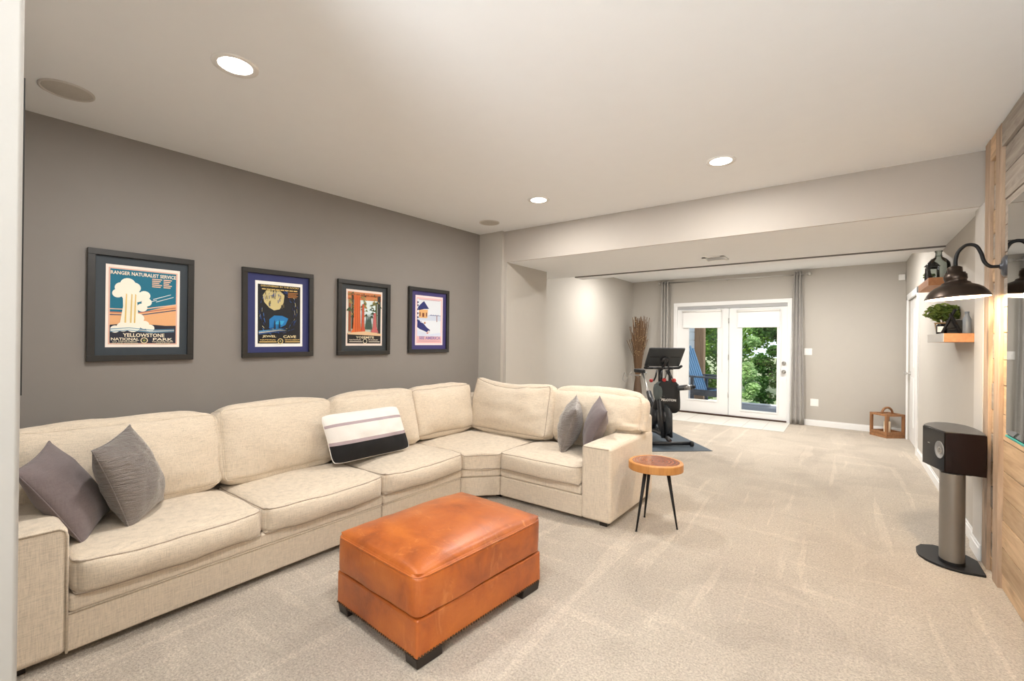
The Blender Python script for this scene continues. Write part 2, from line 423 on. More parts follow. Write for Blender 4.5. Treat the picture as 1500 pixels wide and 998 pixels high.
def pillow(name, label, corners, thick, mats, pmat, group, n=26, matfn=None, seed=0, wr=.008, extra=None, pinch=.07, cr=0.0):
    """corners TL,TR,BR,BL world; knife-edge throw pillow"""
    TL, TR, BR, BL = [Vector(c) for c in corners]
    base = min((BR + BL) / 2, (BR + BL) / 2, key=lambda v: v.z)
    nrm = (TR - TL).cross(BL - TL).normalized() * -1
    def P(u, v, s):
        uu = u * (1 - pinch * (1 - v * v) * abs(u)); vv = v * (1 - pinch * (1 - u * u) * abs(v))
        uu *= 1 - cr * v ** 8; vv *= 1 - cr * 1.6 * u ** 8
        a, b = (uu + 1) / 2, (vv + 1) / 2
        p = BL * (1 - a) * (1 - b) + BR * a * (1 - b) + TR * a * b + TL * (1 - a) * b
        th = thick / 2 * (max(0, 1 - u * u) ** .55) * (max(0, 1 - v * v) ** .55)
        wrk = noise.noise(Vector((u * 3 + seed, v * 3, s))) * wr + noise.noise(Vector((u * 9 + seed, v * 3, s * 2))) * wr * .5
        return p + nrm * s * (th + wrk * (1 - u ** 6) * (1 - v ** 6))
    bm = bmesh.new(); g = [math.sin(math.pi / 2 * (-1 + 2 * i / n)) for i in range(n + 1)]
    idx = {}
    for s in (1, -1):
        for i in range(n + 1):
            for j in range(n + 1):
                edge = i in (0, n) or j in (0, n)
                k = (i, j, 0 if edge else s)
                if k not in idx: idx[k] = bm.verts.new(P(g[i], g[j], s))
        for i in range(n):
            for j in range(n):
                q = [idx[(a, b, 0 if (a in (0, n) or b in (0, n)) else s)] for a, b in ((i, j), (i + 1, j), (i + 1, j + 1), (i, j + 1))]
                fc = bm.faces.new(q if s > 0 else q[::-1])
                if matfn: fc.material_index = matfn((g[i] + g[i + 1]) / 2, (g[j] + g[j + 1]) / 2)
    t = thing(name, label, 'pillow', base, group)
    o = obj('cover', bm, mats, t, smooth=True)
    pts = [P(a, -1, 1) for a in g[:-1]] + [P(1, a, 1) for a in g[:-1]] + [P(-a, 1, 1) for a in g[:-1]] + [P(-1, -a, 1) for a in g[:-1]]
    bm = bmesh.new(); tube(bm, pts, .0035, 6, True); obj('piping', bm, pmat, t, smooth=True)
    return t, P

# ================================================================== SETTING
def struct(name, bm, mat, **k):
    o = obj(name, bm, mat, **k); o['kind'] = 'structure'; return o
CZ = 2.74
SLOPE_L = (-3.691 + 3.873) / (4.296 - .436)
def xl(y): return -3.873 + (y - .436) * SLOPE_L          # face of the dark wall
BANG = -0.053
def yb(x): return 9.56 + (x + 1.82) * BANG                # face of the back wall
BX = Vector((1, BANG, 0)).normalized(); BY = Vector((-BANG, 1, 0)).normalized()
def bk(x, off=0, z=0):                                     # point on back wall (off = towards the room)
    return Vector((x, yb(x), z)) - BY * off
def bkbox(bm, x0, x1, o0, o1, z0, z1, mi=0):               # box in back-wall frame, o = distance into the room
    p = bk(x0); m = frame_mtx((p.x, p.y, 0), BX, BY, (0, 0, 1))
    return box(bm, 0, (x1 - x0) / BX.x, -o1, -o0, z0, z1, mtx=m, mi=mi)
XR = 0.745

bm = bmesh.new(); box(bm, -4.1, 1.0, -3.4, 9.7, -.12, 0)
floor = struct('floor', bm, m_carpet)
bm = bmesh.new(); box(bm, -4.1, 1.0, -3.4, 4.36, CZ, CZ + .2); struct('ceiling', bm, m_ceiling)
bm = bmesh.new(); box(bm, -4.1, 1.0, 5.87, 9.9, CZ, CZ + .2); struct('ceiling', bm, m_ceiling)
# boxed beam across the room : greige face, white underside
bm = bmesh.new(); box(bm, -3.345, XR + .05, 4.35, 4.37, 2.367, CZ); struct('wall_beam', bm, plain('warm_greige_paint', (.455, .415, .37), .75, var=.02, bump=.06, bscale=120))
bm = bmesh.new(); box(bm, -3.95, XR + .05, 4.37, 5.87, 2.367, CZ + .2); struct('ceiling_beam', bm, m_ceiling)
bm = bmesh.new(); box(bm, -3.2, XR, 5.874, 6.10, 2.350, 2.40); o = struct('trim_1', bm, m_ceiling, bevel=.003)
bm = bmesh.new(); box(bm, -3.2, XR, 5.866, 5.875, 2.352, 2.368); struct('trim_shade_strip', bm, m_line)  # dark strip painted in for the shade on the trim's front step
# dark left wall
bm = bmesh.new(); prism(bm, [(xl(-3.4), -3.4), (xl(4.36), 4.36), (-4.1, 4.36), (-4.1, -3.4)], 0, CZ); struct('wall_left', bm, m_dark)
# pilaster carrying the beam, left
bm = bmesh.new(); box(bm, -3.72, -3.34, 4.30, 4.351, 0, CZ); box(bm, -3.72, -3.30, 4.351, 5.25, 0, 2.367); struct('wall_pilaster', bm, m_greige)
bm = bmesh.new(); box(bm, -4.1, -3.83, 4.36, 9.75, 0, CZ); struct('wall_far_left', bm, m_greige)
# right wall behind the panelling, its nib under the beam, and the doorway
DY0, DY1 = 7.86, 9.03
bm = bmesh.new(); box(bm, XR + .022, 1.0, -3.4, 4.245, 0, CZ); box(bm, XR, 1.0, 4.245, DY0, 0, CZ); box(bm, XR, 1.0, DY1, 9.6, 0, CZ); box(bm, XR, 1.0, DY0, DY1, 2.10, CZ)
struct('wall_right', bm, m_greige)
bm = bmesh.new(); box(bm, .722, XR, 4.247, 4.50, 0, 2.367); struct('wall_nib', bm, m_near)
bm = bmesh.new(); box(bm, -4.1, 1.0, -3.4, -3.2, 0, CZ); struct('wall_behind', bm, m_greige)
# near stub wall at the left edge
bm = bmesh.new(); box(bm, xl(0) - .02, -1.2, -.03, .133, 0, CZ); struct('wall_stub', bm, m_stub, bevel=.008)
# back wall with the door opening
FX0, FX1 = -2.905, -.785
bm = bmesh.new()
bkbox(bm, -4.0, FX0 + .04, -.2, 0, 0, CZ); bkbox(bm, FX1 - .04, .85, -.2, 0, 0, CZ); bkbox(bm, FX0 + .04, FX1 - .04, -.2, 0, 2.19, CZ)
struct('wall_back', bm, m_greige)
# baseboards
def bboard(name, pts, h=.105, t=.014):
    bm = bmesh.new(); (x0, y0), (x1, y1) = pts; d = Vector((x1 - x0, y1 - y0, 0)); L = d.length; d.normalize(); nrm = Vector((-d.y, d.x, 0))
    m = frame_mtx((x0, y0, 0), d, nrm, (0, 0, 1))
    box(bm, 0, L, 0, t, 0, h - .02, mtx=m); box(bm, 0, L, 0, t * .6, h - .02, h, mtx=m)
    struct(name, bm, m_white, bevel=.003)
bboard('baseboard_back', [(.74, yb(.74)), (FX1 + .0, yb(FX1))][::1])
bboard('baseboard_back', [(FX0, yb(FX0)), (-3.83, yb(-3.83))])
bboard('baseboard_right', [(XR, 4.50), (XR, DY0 - .075)])
bboard('baseboard_right', [(.722, 4.25), (.722, 4.514)])
bboard('baseboard_right', [(.722, 4.514), (XR, 4.514)])
bboard('baseboard_far_left', [(-3.83, 9.6), (-3.83, 5.25)])
bboard('baseboard_left', [(xl(4.30), 4.30), (xl(.15), .15)])

# tiles before the glazed doors
tl = struct('floor_tiles', B(-3.30, -.80, 8.46, 9.50, 0, .0025), m_grout)
for i in range(8):
    for j in range(3):
        x = -3.29 + i * .311; y = 8.48 + j * .336
        bm = bmesh.new(); box(bm, x, x + .305, y, min(y + .33, 9.60), .002, .0055 + .0006 * ((i * 7 + j * 3) % 3)); obj('tile', bm, m_tile, tl, bevel=.0015)

# ------------------------------------------------ panelling on the right
pn = struct('wall_panelling', B(.757, XR + .021, .9, 4.243, 0, 2.735), m_gap)
def plank(x0, y0, y1, z0, z1, mat, name='plank', t=.757):
    return obj(name, B(x0, t, y0, y1, z0, z1), mat, pn, bevel=.002, seg=1)
zz = [0.0, .09, .245, .40, .54, .69, .87, 1.02, 1.19, 1.34, 1.50, 1.65, 1.82, 1.97, 2.13, 2.28, 2.44, 2.59]
for i in range(len(zz) - 1):
    j = random.uniform(-.003, .003)
    m = m_plankG if zz[i] > 1.6 else m_plankA
    cut = random.uniform(1.6, 2.9)
    plank(.741 + j, .95, cut - .001, zz[i] + .0025, zz[i + 1] - .0025, m)
    plank(.741 - j, cut + .001, 3.865, zz[i] + .0025, zz[i + 1] - .0025, m)
    plank(.743 + j, 3.95, 4.13, zz[i] + .004, zz[i + 1] - .004, m_plankG if i % 2 else m_plankA)
plank(.725, .95, 3.85, 2.594, 2.735, m_plankG, 'rail'); plank(.727, 3.97, 4.12, 2.594, 2.735, m_plankA, 'rail')
obj('stile', B(.722, .757, 3.850, 3.968, 0, 2.735), m_stile, pn, bevel=.003)
obj('stile', B(.724, .757, 4.118, 4.240, 0, 2.735), m_stile, pn, bevel=.003)

# ------------------------------------------------ door_1 : glazed double door in the back wall
def group_struct(name, loc):
    o = bpy.data.objects.new(name, None); C.objects.link(o); o.location = loc; o['kind'] = 'structure'; return o
d1 = group_struct('door_1', bk(-1.84))
bm = bmesh.new()
bkbox(bm, FX0, FX0 + .075, -.14, .018, 0, 2.24); bkbox(bm, FX1 - .075, FX1, -.14, .018, 0, 2.24); bkbox(bm, FX0, FX1, -.14, .02, 2.165, 2.24)
obj('casing', bm, m_white, d1, bevel=.004)
obj('header_rail', (lambda b: (bkbox(b, FX0 + .075, FX1 - .075, -.06, .004, 2.105, 2.165), b)[1])(bmesh.new()), plain('grey_weatherstrip', (.42, .42, .42), .5), d1, bevel=.003)
obj('threshold', (lambda b: (bkbox(b, FX0 + .075, FX1 - .075, -.14, .03, .001, .03), b)[1])(bmesh.new()), plain('bronze_threshold', (.07, .04, .03), .4, .5), d1, bevel=.003)
def leaf(x0, x1, gx0, gx1, gz0, gz1, shade):
    bm = bmesh.new(); a, b = -.055, -.010
    bkbox(bm, x0, gx0, a, b, .03, 2.10); bkbox(bm, gx1, x1, a, b, .03, 2.10)
    bkbox(bm, gx0, gx1, a, b, .03, gz0); bkbox(bm, gx0, gx1, a, b, gz1, 2.10)
    lf = obj('door_leaf', bm, m_white, d1, bevel=.002)
    bm = bmesh.new(); w = .028; a, b = -.010, .002
    bkbox(bm, gx0 - w, gx0 + .004, a, b, gz0 - w, gz1 + w); bkbox(bm, gx1 - .004, gx1 + w, a, b, gz0 - w, gz1 + w)
    bkbox(bm, gx0, gx1, a, b, gz0 - w, gz0 + .004); bkbox(bm, gx0, gx1, a, b, gz1 - .004, gz1 + w)
    obj('glazing_bead', bm, m_white, lf, bevel=.003)
    obj('pane', (lambda q: (bkbox(q, gx0, gx1, -.036, -.030, gz0, gz1), q)[1])(bmesh.new()), m_glass, lf)
    sx0, sx1, sz0, sz1 = shade
    bm = bmesh.new(); bkbox(bm, sx0, sx1, .006, .012, sz0, sz1); bkbox(bm, sx0, sx1, .003, .028, sz0 - .012, sz0 + .006)
    obj('roller_shade', bm, m_shadecloth, lf, bevel=.002)
    bm = bmesh.new()
    tube(bm, [bk(sx0 - .01, .022, sz1), bk(sx1 + .01, .022, sz1)], .022, 12); obj('shade_roller', bm, m_plastic, lf, smooth=True)
    obj('shade_cord', T(bk(sx1 + .03, .01, sz1), bk(sx1 + .03, .01, .85), r=.003, n=6), m_plastic, lf, smooth=True)
    return lf
l1 = leaf(-2.83, -1.845, -2.60, -2.045, .285, 2.00, (-2.715, -1.985, 1.735, 2.06))
l2 = leaf(-1.835, -.862, -1.61, -1.02, .16, 2.00, (-1.685, -.985, 1.735, 2.04))
for z in (.42, 1.15, 1.86):
    obj('hinge', T(bk(-1.84, .004, z - .05), bk(-1.84, .004, z + .05), r=.009, n=8), m_chrome, d1, smooth=True)
for z, r_, nm in ((1.07, .034, 'deadbolt'), (.915, .034, 'knob')):
    bm = bmesh.new(); mt = frame_mtx(bk(-.912, 0, z), BX, (0, 0, 1), -BY)
    lathe(bm, [(r_, -.012), (r_, 0), (r_ * .5, .006), (r_ * .45, .03 if nm == 'knob' else .012), (r_ * .8, .04 if nm == 'knob' else .016), (r_ * .8, .06 if nm == 'knob' else .02), (r_ * .4, .068 if nm == 'knob' else .022)], mtx=mt, n=24)
    obj(nm, bm, m_chrome, l2, smooth=True)
# ------------------------------------------------ door_2 : white side door at the far right
d2 = group_struct('door_2', (XR, 8.45, 0))
bm = bmesh.new()
for y0, y1, z0, z1 in ((DY0 - .085, DY0, 0, 2.18), (DY1, DY1 + .085, 0, 2.18), (DY0 - .085, DY1 + .085, 2.095, 2.18)): box(bm, XR - .02, XR + .003, y0, y1, z0, z1)
obj('casing', bm, m_white, d2, bevel=.004)
bm = bmesh.new(); box(bm, XR + .02, XR + .06, DY0 + .004, DY1 - .004, .01, 2.09); dl = obj('door_leaf', bm, m_white, d2, bevel=.002)
for z0, z1 in ((.25, .95), (1.1, 1.95)):
    for y0 in (DY0 + .12, DY0 + .66):
        obj('door_panel', B(XR + .014, XR + .022, y0, y0 + .40, z0, z1), m_white, dl, bevel=.006)
for z in (.50, 1.16, 1.84): obj('hinge', B(XR - .004, XR + .03, DY0 + .002, DY0 + .03, z - .05, z + .05), m_chrome, d2, bevel=.002)
bm = bmesh.new(); lathe(bm, [(.03, 0), (.03, .008), (.012, .012), (.012, .04), (.028, .05), (.028, .07), (.01, .078)], n=20, mtx=frame_mtx((XR + .02, DY1 - .08, 1.0), (0, 1, 0), (0, 0, 1), (-1, 0, 0))); obj('knob', bm, m_chrome, dl, smooth=True)

# ------------------------------------------------ recessed lights and ceiling speakers
def can(x, y, z, label, lit=True, power=None, vis=True):
    t = thing('recessed_light', label, 'ceiling light', (x, y, z), 'recessed ceiling lights')
    bm = bmesh.new(); lathe(bm, [(.075, -.004), (.098, -.006), (.100, -.001), (.100, .002), (.070, .002), (.070, -.002)], x, y, 36, cap=False)
    bmesh.ops.translate(bm, verts=bm.verts, vec=(0, 0, z)); obj('trim_ring', bm, m_plastic, t, smooth=True)
    bm = bmesh.new(); lathe(bm, [(.001, -.003), (.072, -.003)], x, y, 36, cap=False); bmesh.ops.translate(bm, verts=bm.verts, vec=(0, 0, z)); obj('diffuser', bm, m_glow, t)
    ld = bpy.data.lights.new('can_lamp', 'AREA'); ld.shape = 'DISK'; ld.size = .14; ld.energy = power or CAN_POWER; ld.color = CAN_COLOR
    lo = bpy.data.objects.new('can_lamp', ld); C.objects.link(lo); lo.location = (0, 0, -.008); lo.parent = t
can(-2.392, .962, CZ, 'round recessed light nearest the camera, upper left of the ceiling')
can(-.744, 3.531, CZ, 'round recessed light near the beam, right side of the ceiling')
can(-2.325, 3.544, CZ, 'smaller-looking recessed light near the pilaster, beside the round speaker')
for x, y, l_ in ((-.744, .962, 'above the camera by the wall screen'), (-2.39, -1.6, 'behind the camera on the sofa side'), (-.744, -1.6, 'behind the camera on the screen side')): can(x, y, CZ, 'round recessed ceiling light ' + l_)
for x, y, l_ in ((-2.9, 7.5, 'above the reed vase side'), (-1.2, 7.5, 'before the glazed doors'), (-.2, 7.5, 'near the side door')): can(x, y, CZ, 'round recessed light hidden beyond the beam, ' + l_, power=CAN_POWER * 1.75)
def cspk(x, y, label):
    t = thing('ceiling_speaker', label, 'speaker', (x, y, CZ), 'in-ceiling speakers')
    bm = bmesh.new(); lathe(bm, [(.112, 0), (.112, -.007), (.104, -.009), (.100, -.005), (.100, 0)], x, y, 40, cap=False); bmesh.ops.translate(bm, verts=bm.verts, vec=(0, 0, CZ)); obj('bezel', bm, m_near, t, smooth=True)
    bm = bmesh.new(); lathe(bm, [(.001, -.006), (.095, -.006), (.102, -.003)], x, y, 40, cap=False); bmesh.ops.translate(bm, verts=bm.verts, vec=(0, 0, CZ)); obj('grille', bm, plain('speaker_grille', (.50, .47, .42), .8, var=.2, scale=300), t, smooth=True)
cspk(-3.374, .53, 'flat round grey speaker grille in ceiling, upper left corner')
cspk(-3.217, 3.911, 'flat round grey speaker grille in ceiling near the left pilaster')
# supply vent in beam underside
t = thing('ceiling_vent', 'small white air vent with louvres under the boxed beam', 'vent', (-1.185, 5.40, 2.367))
bm = bmesh.new(); x0, x1, y0, y1 = -1.30, -1.07, 5.27, 5.53; z = 2.367
for a in ((x0, x1, y0, y0 + .045), (x0, x1, y1 - .045, y1), (x0, x0 + .045, y0, y1), (x1 - .045, x1, y0, y1)): box(bm, *a, z - .008, z)
obj('frame', bm, m_plastic, t, bevel=.002)
obj('backing', B(x0 + .02, x1 - .02, y0 + .02, y1 - .02, z - .002, z - .0005), m_gap, t)
for i in range(6):
    y = y0 + .06 + i * .028; bm = bmesh.new(); box(bm, x0 + .025, x1 - .025, -.012, .012, -.001, .001, mtx=Matrix.Translation((0, y, z - .007)) @ Matrix.Rotation(R(35), 4, 'X')); obj('slat', bm, m_plastic, t)

# ================================================================== SOFA
FXs, BXs = -2.73, -3.60
sofa = thing('sectional_sofa', 'long beige linen sectional sofa wrapping the corner under the framed posters', 'sofa', (-3.1, 2.2, 0))
bz = .035
def basepart(pts, rail_pts):
    bm = bmesh.new(); prism(bm, pts, bz, .205); b = obj('base', bm, m_linen, sofa, bevel=.012, seg=3)
    bm = bmesh.new(); prism(bm, rail_pts, .207, .285); obj('front_rail', bm, m_linen, sofa, bevel=.018, seg=4)
    return b
e = .010
basepart([(FXs, .44), (FXs, 2.117), (BXs, 2.117), (BXs, .44)], [(FXs + e, .45), (FXs + e, 2.117), (BXs, 2.117), (BXs, .45)])
basepart([(FXs, 2.121), (FXs, 2.963), (BXs, 2.963), (BXs, 2.121)], [(FXs + e, 2.121), (FXs + e, 2.963), (BXs, 2.963), (BXs, 2.121)])
basepart([(FXs, 2.967), (-2.492, 3.215), (-2.492, 4.05), (BXs, 4.05), (BXs, 2.967)], [(FXs + e, 2.967), (-2.492, 3.205), (-2.492, 4.05), (BXs, 4.05), (BXs, 2.967)])
basepart([(-2.488, 3.215), (-1.67, 3.215), (-1.67, 4.05), (-2.488, 4.05)], [(-2.488, 3.2135), (-1.68, 3.2135), (-1.68, 4.05), (-2.488, 4.05)])
for (a, b_) in (((FXs + .001, .45, .206), (FXs + .001, 2.115, .206)), ((FXs + .001, 2.123, .206), (FXs + .001, 2.961, .206))):
    obj('piping', T(a, b_, r=.005, n=6), m_linen, sofa, smooth=True)
# feet
for x, y in ((-2.8, .3), (-2.8, 2.0), (-2.8, 2.9), (-2.55, 3.3), (-1.5, 3.27), (-1.5, 4.05), (-3.5, .3), (-3.5, 4.0), (-2.4, 4.0)):
    obj('foot', B(x - .03, x + .03, y - .03, y + .03, 0, .04), m_legwood, sofa)
def arm(x0, x1, y0, y1, top, edges):
    bm = bmesh.new(); box(bm, x0, x1, y0, y1, bz, top)
    bmesh.ops.subdivide_edges(bm, edges=bm.edges, cuts=5, use_grid_fill=True)
    cx, cy = (x0 + x1) / 2, (y0 + y1) / 2
    for v in bm.verts:
        if v.co.z > top - .001:
            a = 1 - ((v.co.x - cx) / (x1 - x0) * 2) ** 4; b = 1 - ((v.co.y - cy) / (y1 - y0) * 2) ** 4; v.co.z += .010 * a * b
    o = obj('arm', bm, m_linen, sofa, bevel=edges, seg=4); return o
a1 = arm(-3.56, FXs + .012, .215, .452, .595, .032)
obj('piping', T(*[(FXs + .010, y, z) for y, z in ((.446, .04), (.446, .55), (.440, .574), (.42, .589), (.24, .589))], r=.005, n=6), m_linen, a1, smooth=True)
a2 = arm(-1.675, -1.425, 3.205, 4.13, .610, .026)
obj('piping', T((-1.66, 3.207, .598), (-1.445, 3.207, .598), r=.005, n=6), m_pipe, a2, smooth=True)
obj('back_frame', B(BXs - .06, -3.46, .24, 4.16, bz, .80), m_linen, sofa, bevel=.03, seg=3)
obj('back_frame', B(-3.46, -1.44, 4.02, 4.16, bz, .76), m_linen, sofa, bevel=.03, seg=3)
# seat cushions
def seat(y0, y1, seed, x0=-3.38, x1=-2.705):
    w, d = y1 - y0, x1 - x0
    m = frame_mtx(((x0 + x1) / 2, (y0 + y1) / 2, .358), (0, 1, 0), (-1, 0, 0), (0, 0, 1))
    def fn(q, u, v, t):                           # waterfall front that bellies forward, soft drop at the front
        fr = max(0, -v)
        q.z -= .012 * fr ** 6 * (1 - u ** 2)
        q.y -= .018 * fr ** 4 * (1 - u ** 4)
        return q
    cushion_part('seat_cushion', sofa, w, d, .145, m, m_linen, m_pipe, puff=.036, r=.024, side=.018, seed=seed, fn=fn, wr=.008)
seat(.462, 1.266, 1); seat(1.272, 2.113, 2); seat(2.121, 2.963, 3)
# wedge seat cushion (front corner cut off)
def wedge():
    x0, x1, y0, y1 = -3.38, -2.483, 2.970, 3.86
    m = frame_mtx(((x0 + x1) / 2, (y0 + y1) / 2, .355), (1, 0, 0), (0, 1, 0), (0, 0, 1))
    ax, ay = -2.712, 2.970; bx, by = -2.483, 3.200
    n_ = Vector((by - ay, -(bx - ax))).normalized()
    cx, cy = (x0 + x1) / 2, (y0 + y1) / 2
    def fn(q, u, v, t):
        p = Vector((q.x + cx, q.y + cy)); d = (p - Vector((ax, ay))).dot(n_) + .0
        if d > 0: p -= n_ * d; q.x, q.y = p.x - cx, p.y - cy
        dd = max(0, 1 + d / .10) if d < 0 else 1
        q.z -= .022 * dd ** 2 * (1 if t > 0 else 0) * max(0, abs(t)) if d > -.10 else 0
        return q
    cushion_part('seat_cushion', sofa, x1 - x0, y1 - y0, .150, m, m_linen, m_pipe, puff=.028, r=.02, n=30, side=.004, seed=4, fn=fn, wr=.006)
wedge()
def seat_r():
    x0, x1, y0, y1 = -2.478, -1.684, 3.185, 3.86
    m = frame_mtx(((x0 + x1) / 2, (y0 + y1) / 2, .358), (1, 0, 0), (0, 1, 0), (0, 0, 1))
    def fn(q, u, v, t):
        fr = max(0, -v); q.y -= .015 * fr ** 4 * (1 - u ** 4); return q
    cushion_part('seat_cushion', sofa, x1 - x0, y1 - y0, .145, m, m_linen, m_pipe, puff=.03, r=.022, side=.014, seed=5, fn=fn, wr=.006)
seat_r()
# back cushions
def back(c, along, face, w, h, th, lean, seed, roll=0.0, fn=None, puff=.062, r=.03, rc=.045):
    along = Vector(along).normalized(); face = Vector(face).normalized()
    up = Vector((0, 0, 1)); q = Matrix.Rotation(lean, 3, along)       # lean backwards
    up2 = (up * math.cos(lean) - face * math.sin(lean)); nf = (face * math.cos(lean) + up * math.sin(lean))
    a2_ = along * math.cos(roll) + up2 * math.sin(roll); u2 = up2 * math.cos(roll) - along * math.sin(roll)
    m = frame_mtx(c, a2_, u2, a2_.cross(u2))
    if a2_.cross(u2).dot(face) < 0: m = frame_mtx(c, -a2_, u2, (-a2_).cross(u2))
    return cushion_part('back_cushion', sofa, w, h, th, m, m_linen, m_pipe if seed in (14, 15) else m_linen, puff=puff, r=r, side=.03, seed=seed, wr=.017, fn=fn, rc=rc, n=28)
LN = R(13)
back((-3.33, .755, .690), (0, 1, 0), (1, 0, 0), .98, .47, .15, LN, 11)
back((-3.33, 1.655, .700), (0, 1, 0), (1, 0, 0), .80, .48, .15, LN, 12)
back((-3.31, 2.475, .705), (0, 1, 0), (1, 0, 0), .83, .48, .15, LN, 13, roll=0)
back((-3.36, 3.34, .705), (0, 1, 0), (1, 0, 0), .83, .46, .14, LN, 14)
EAR = -1
def fnE(q, u, v, t):
    if v > 0: q.y += .045 * (u * u) * v * v * (1.3 if q.x * EAR > 0 else .6) - .030 * (1 - u * u) * v
    return q
back((-2.80, 3.80, .715), (1, 0, 0), (0, -1, 0), .97, .49, .15, LN, 15, fn=fnE)
def fnF(q, u, v, t):
    x = q.x
    if x > .17 and v < 0: q.y += .15 * min(1, (x - .17) / .06) * max(0, -v)
    return q
back((-1.885, 3.90, .710), (1, 0, 0), (0, -1, 0), .93, .49, .17, R(10), 16, fn=fnF, r=.06, rc=.085)

# ------------------------------------------------ throw pillows
G = 'throw pillows on the sectional sofa'
pillow('throw_pillow', 'dusty mauve cotton pillow leaning on left sofa arm, lower and flatter of the left pair', [(-2.87, .300, .835), (-3.26, .462, .885), (-3.23, .70, .475), (-2.90, .53, .43)], .17, [m_mauve], m_mauve, G, seed=1)
pillow('throw_pillow', 'shiny silver-taupe silk pillow in front of mauve one, left end of sofa', [(-2.86, .548, .880), (-3.18, .765, .935), (-3.20, .930, .475), (-2.93, .71, .435)], .22, [m_silk], m_silk, G, seed=5, wr=.01)
pillow('throw_pillow', 'shiny silver-taupe silk pillow seen edge-on, right end of sofa', [(-1.845, 3.42, .845), (-2.02, 3.76, .925), (-2.12, 3.78, .50), (-1.985, 3.42, .435)], .21, [m_silk], m_silk, G, seed=9, wr=.01)
pillow('throw_pillow', 'dusty mauve cotton pillow between the silk pillow and right sofa arm', [(-1.585, 3.48, .845), (-1.80, 3.79, .93), (-1.90, 3.80, .50), (-1.775, 3.45, .465)], .19, [m_mauve], m_mauve, G, seed=3)
def lumat(u, v):
    if v < -.28: return 1
    if v < -.17: return 2
    if .48 < v < .60: return 2
    return 0
pillow('lumbar_pillow', 'white knit lumbar pillow with mauve stripes and black lower third', [(-3.13, 1.86, .850), (-3.13, 2.575, .850), (-3.03, 2.64, .485), (-3.05, 1.92, .485)], .18, [m_whitefab, m_blackfab, plain('mauve_stripe', (.42, .34, .36), .9)], m_whitefab, G, n=44, matfn=lumat, seed=4, wr=.010, pinch=.02, cr=.045)

# ================================================================== OTTOMAN
ang = R(-4); oc = Vector((-1.765, 1.785, 0))
om = Matrix.Translation(oc) @ Matrix.Rotation(ang, 4, 'Z')
ott = thing('leather_ottoman', 'cognac brown leather ottoman with thick cushion top on beige carpet', 'ottoman', oc)
w, d = .665, .880
bm = bmesh.new(); box(bm, -w / 2, w / 2, -d / 2, d / 2, .048, .218)
bmesh.ops.subdivide_edges(bm, edges=bm.edges, cuts=6, use_grid_fill=True)
for v in bm.verts:
    k = noise.noise(v.co * 5) * .003; v.co.x += k; v.co.y += k
bmesh.ops.transform(bm, matrix=om, verts=bm.verts); obj('base', bm, m_leather, ott, bevel=.012, seg=3)
def fo(q, u, v, t):
    q.z = max(q.z, -.096)
    return q
cushion_part('cushion_top', ott, w + .008, d + .008, .190, om @ Matrix.Translation((0, 0, .322)), m_leather, m_leather, welts=(.80,), pname='seam', puff=.050, r=.036, n=34, side=.006, wr=.005, rc=.055, seed=21, fn=fo, rb=.008)
for sx in (-1, 1):
    for sy in (-1, 1):
        bm = bmesh.new(); x, y = sx * (w / 2 - .045), sy * (d / 2 - .075); hx, hy = .042, .072
        vs = box(bm, x - hx, x + hx, y - hy, y + hy, 0, .05)
        for v in vs:
            if v.co.z < .01: v.co.x += -sx * .004; v.co.y += -sy * .008
        bmesh.ops.transform(bm, matrix=om, verts=bm.verts); obj('leg', bm, m_legwood, ott, bevel=.005)
# nail heads along the bottom edge
nb = bmesh.new()
def nail(p, nrm):
    mt = om @ Matrix.Translation(p) @ nrm.to_track_quat('Z', 'Y').to_matrix().to_4x4()
    lathe(nb, [(.0058, -.001), (.0052, .002), (.003, .0035)], n=7, mtx=mt)
k = 0
while -d / 2 + .012 + k * .0165 < d / 2 - .01:
    y = -d / 2 + .012 + k * .0165
    nail(Vector((w / 2 + .001, y, .058)), Vector((1, 0, 0))); nail(Vector((-w / 2 - .001, y, .058)), Vector((-1, 0, 0))); k += 1
k = 0
while -w / 2 + .012 + k * .0165 < w / 2 - .01:
    x = -w / 2 + .012 + k * .0165
    nail(Vector((x, -d / 2 - .001, .058)), Vector((0, -1, 0))); nail(Vector((x, d / 2 + .001, .058)), Vector((0, 1, 0))); k += 1
o = obj('nailhead_trim', nb, plain('antique_brass', (.10, .055, .03), .35, .8), ott, smooth=True); o['kind'] = 'stuff'

# ================================================================== SIDE TABLE
tc = Vector((-1.185, 3.50, 0))
tb = thing('side_table', 'small round tree-slice side table on three black tapered legs', 'table', tc)
def slabpts(s, jag=1.0):
    out = []
    for i in range(56):
        a = 2 * math.pi * i / 56; r_ = s * (1 + .035 * math.sin(2 * a + .6) * jag + .022 * math.sin(3 * a + 2) * jag + .012 * noise.noise(Vector((math.cos(a) * 3, math.sin(a) * 3, 1))))
        out.append((tc.x + r_ * math.cos(a), tc.y + r_ * math.sin(a)))
    return out
bm = bmesh.new(); prism(bm, slabpts(.196), .440, .502); obj('tabletop', bm, m_sap, tb, bevel=.008, seg=3)
bm = bmesh.new(); prism(bm, slabpts(.165, 1.6), .5015, .5035); obj('heartwood', bm, m_heart, tb)
for (x, y) in ((-1.259, 3.301), (-1.026, 3.53), (-1.31, 3.612)):
    dx, dy = (x - tc.x), (y - tc.y)
    obj('leg', T((tc.x + dx * .55, tc.y + dy * .55, .442), (x, y, .004), r=[.015, .0062], n=12), m_black, tb, smooth=True)
    obj('foot_pad', T((x, y, 0), (x + .0001, y, .006), r=.008, n=10), m_rubber, tb)

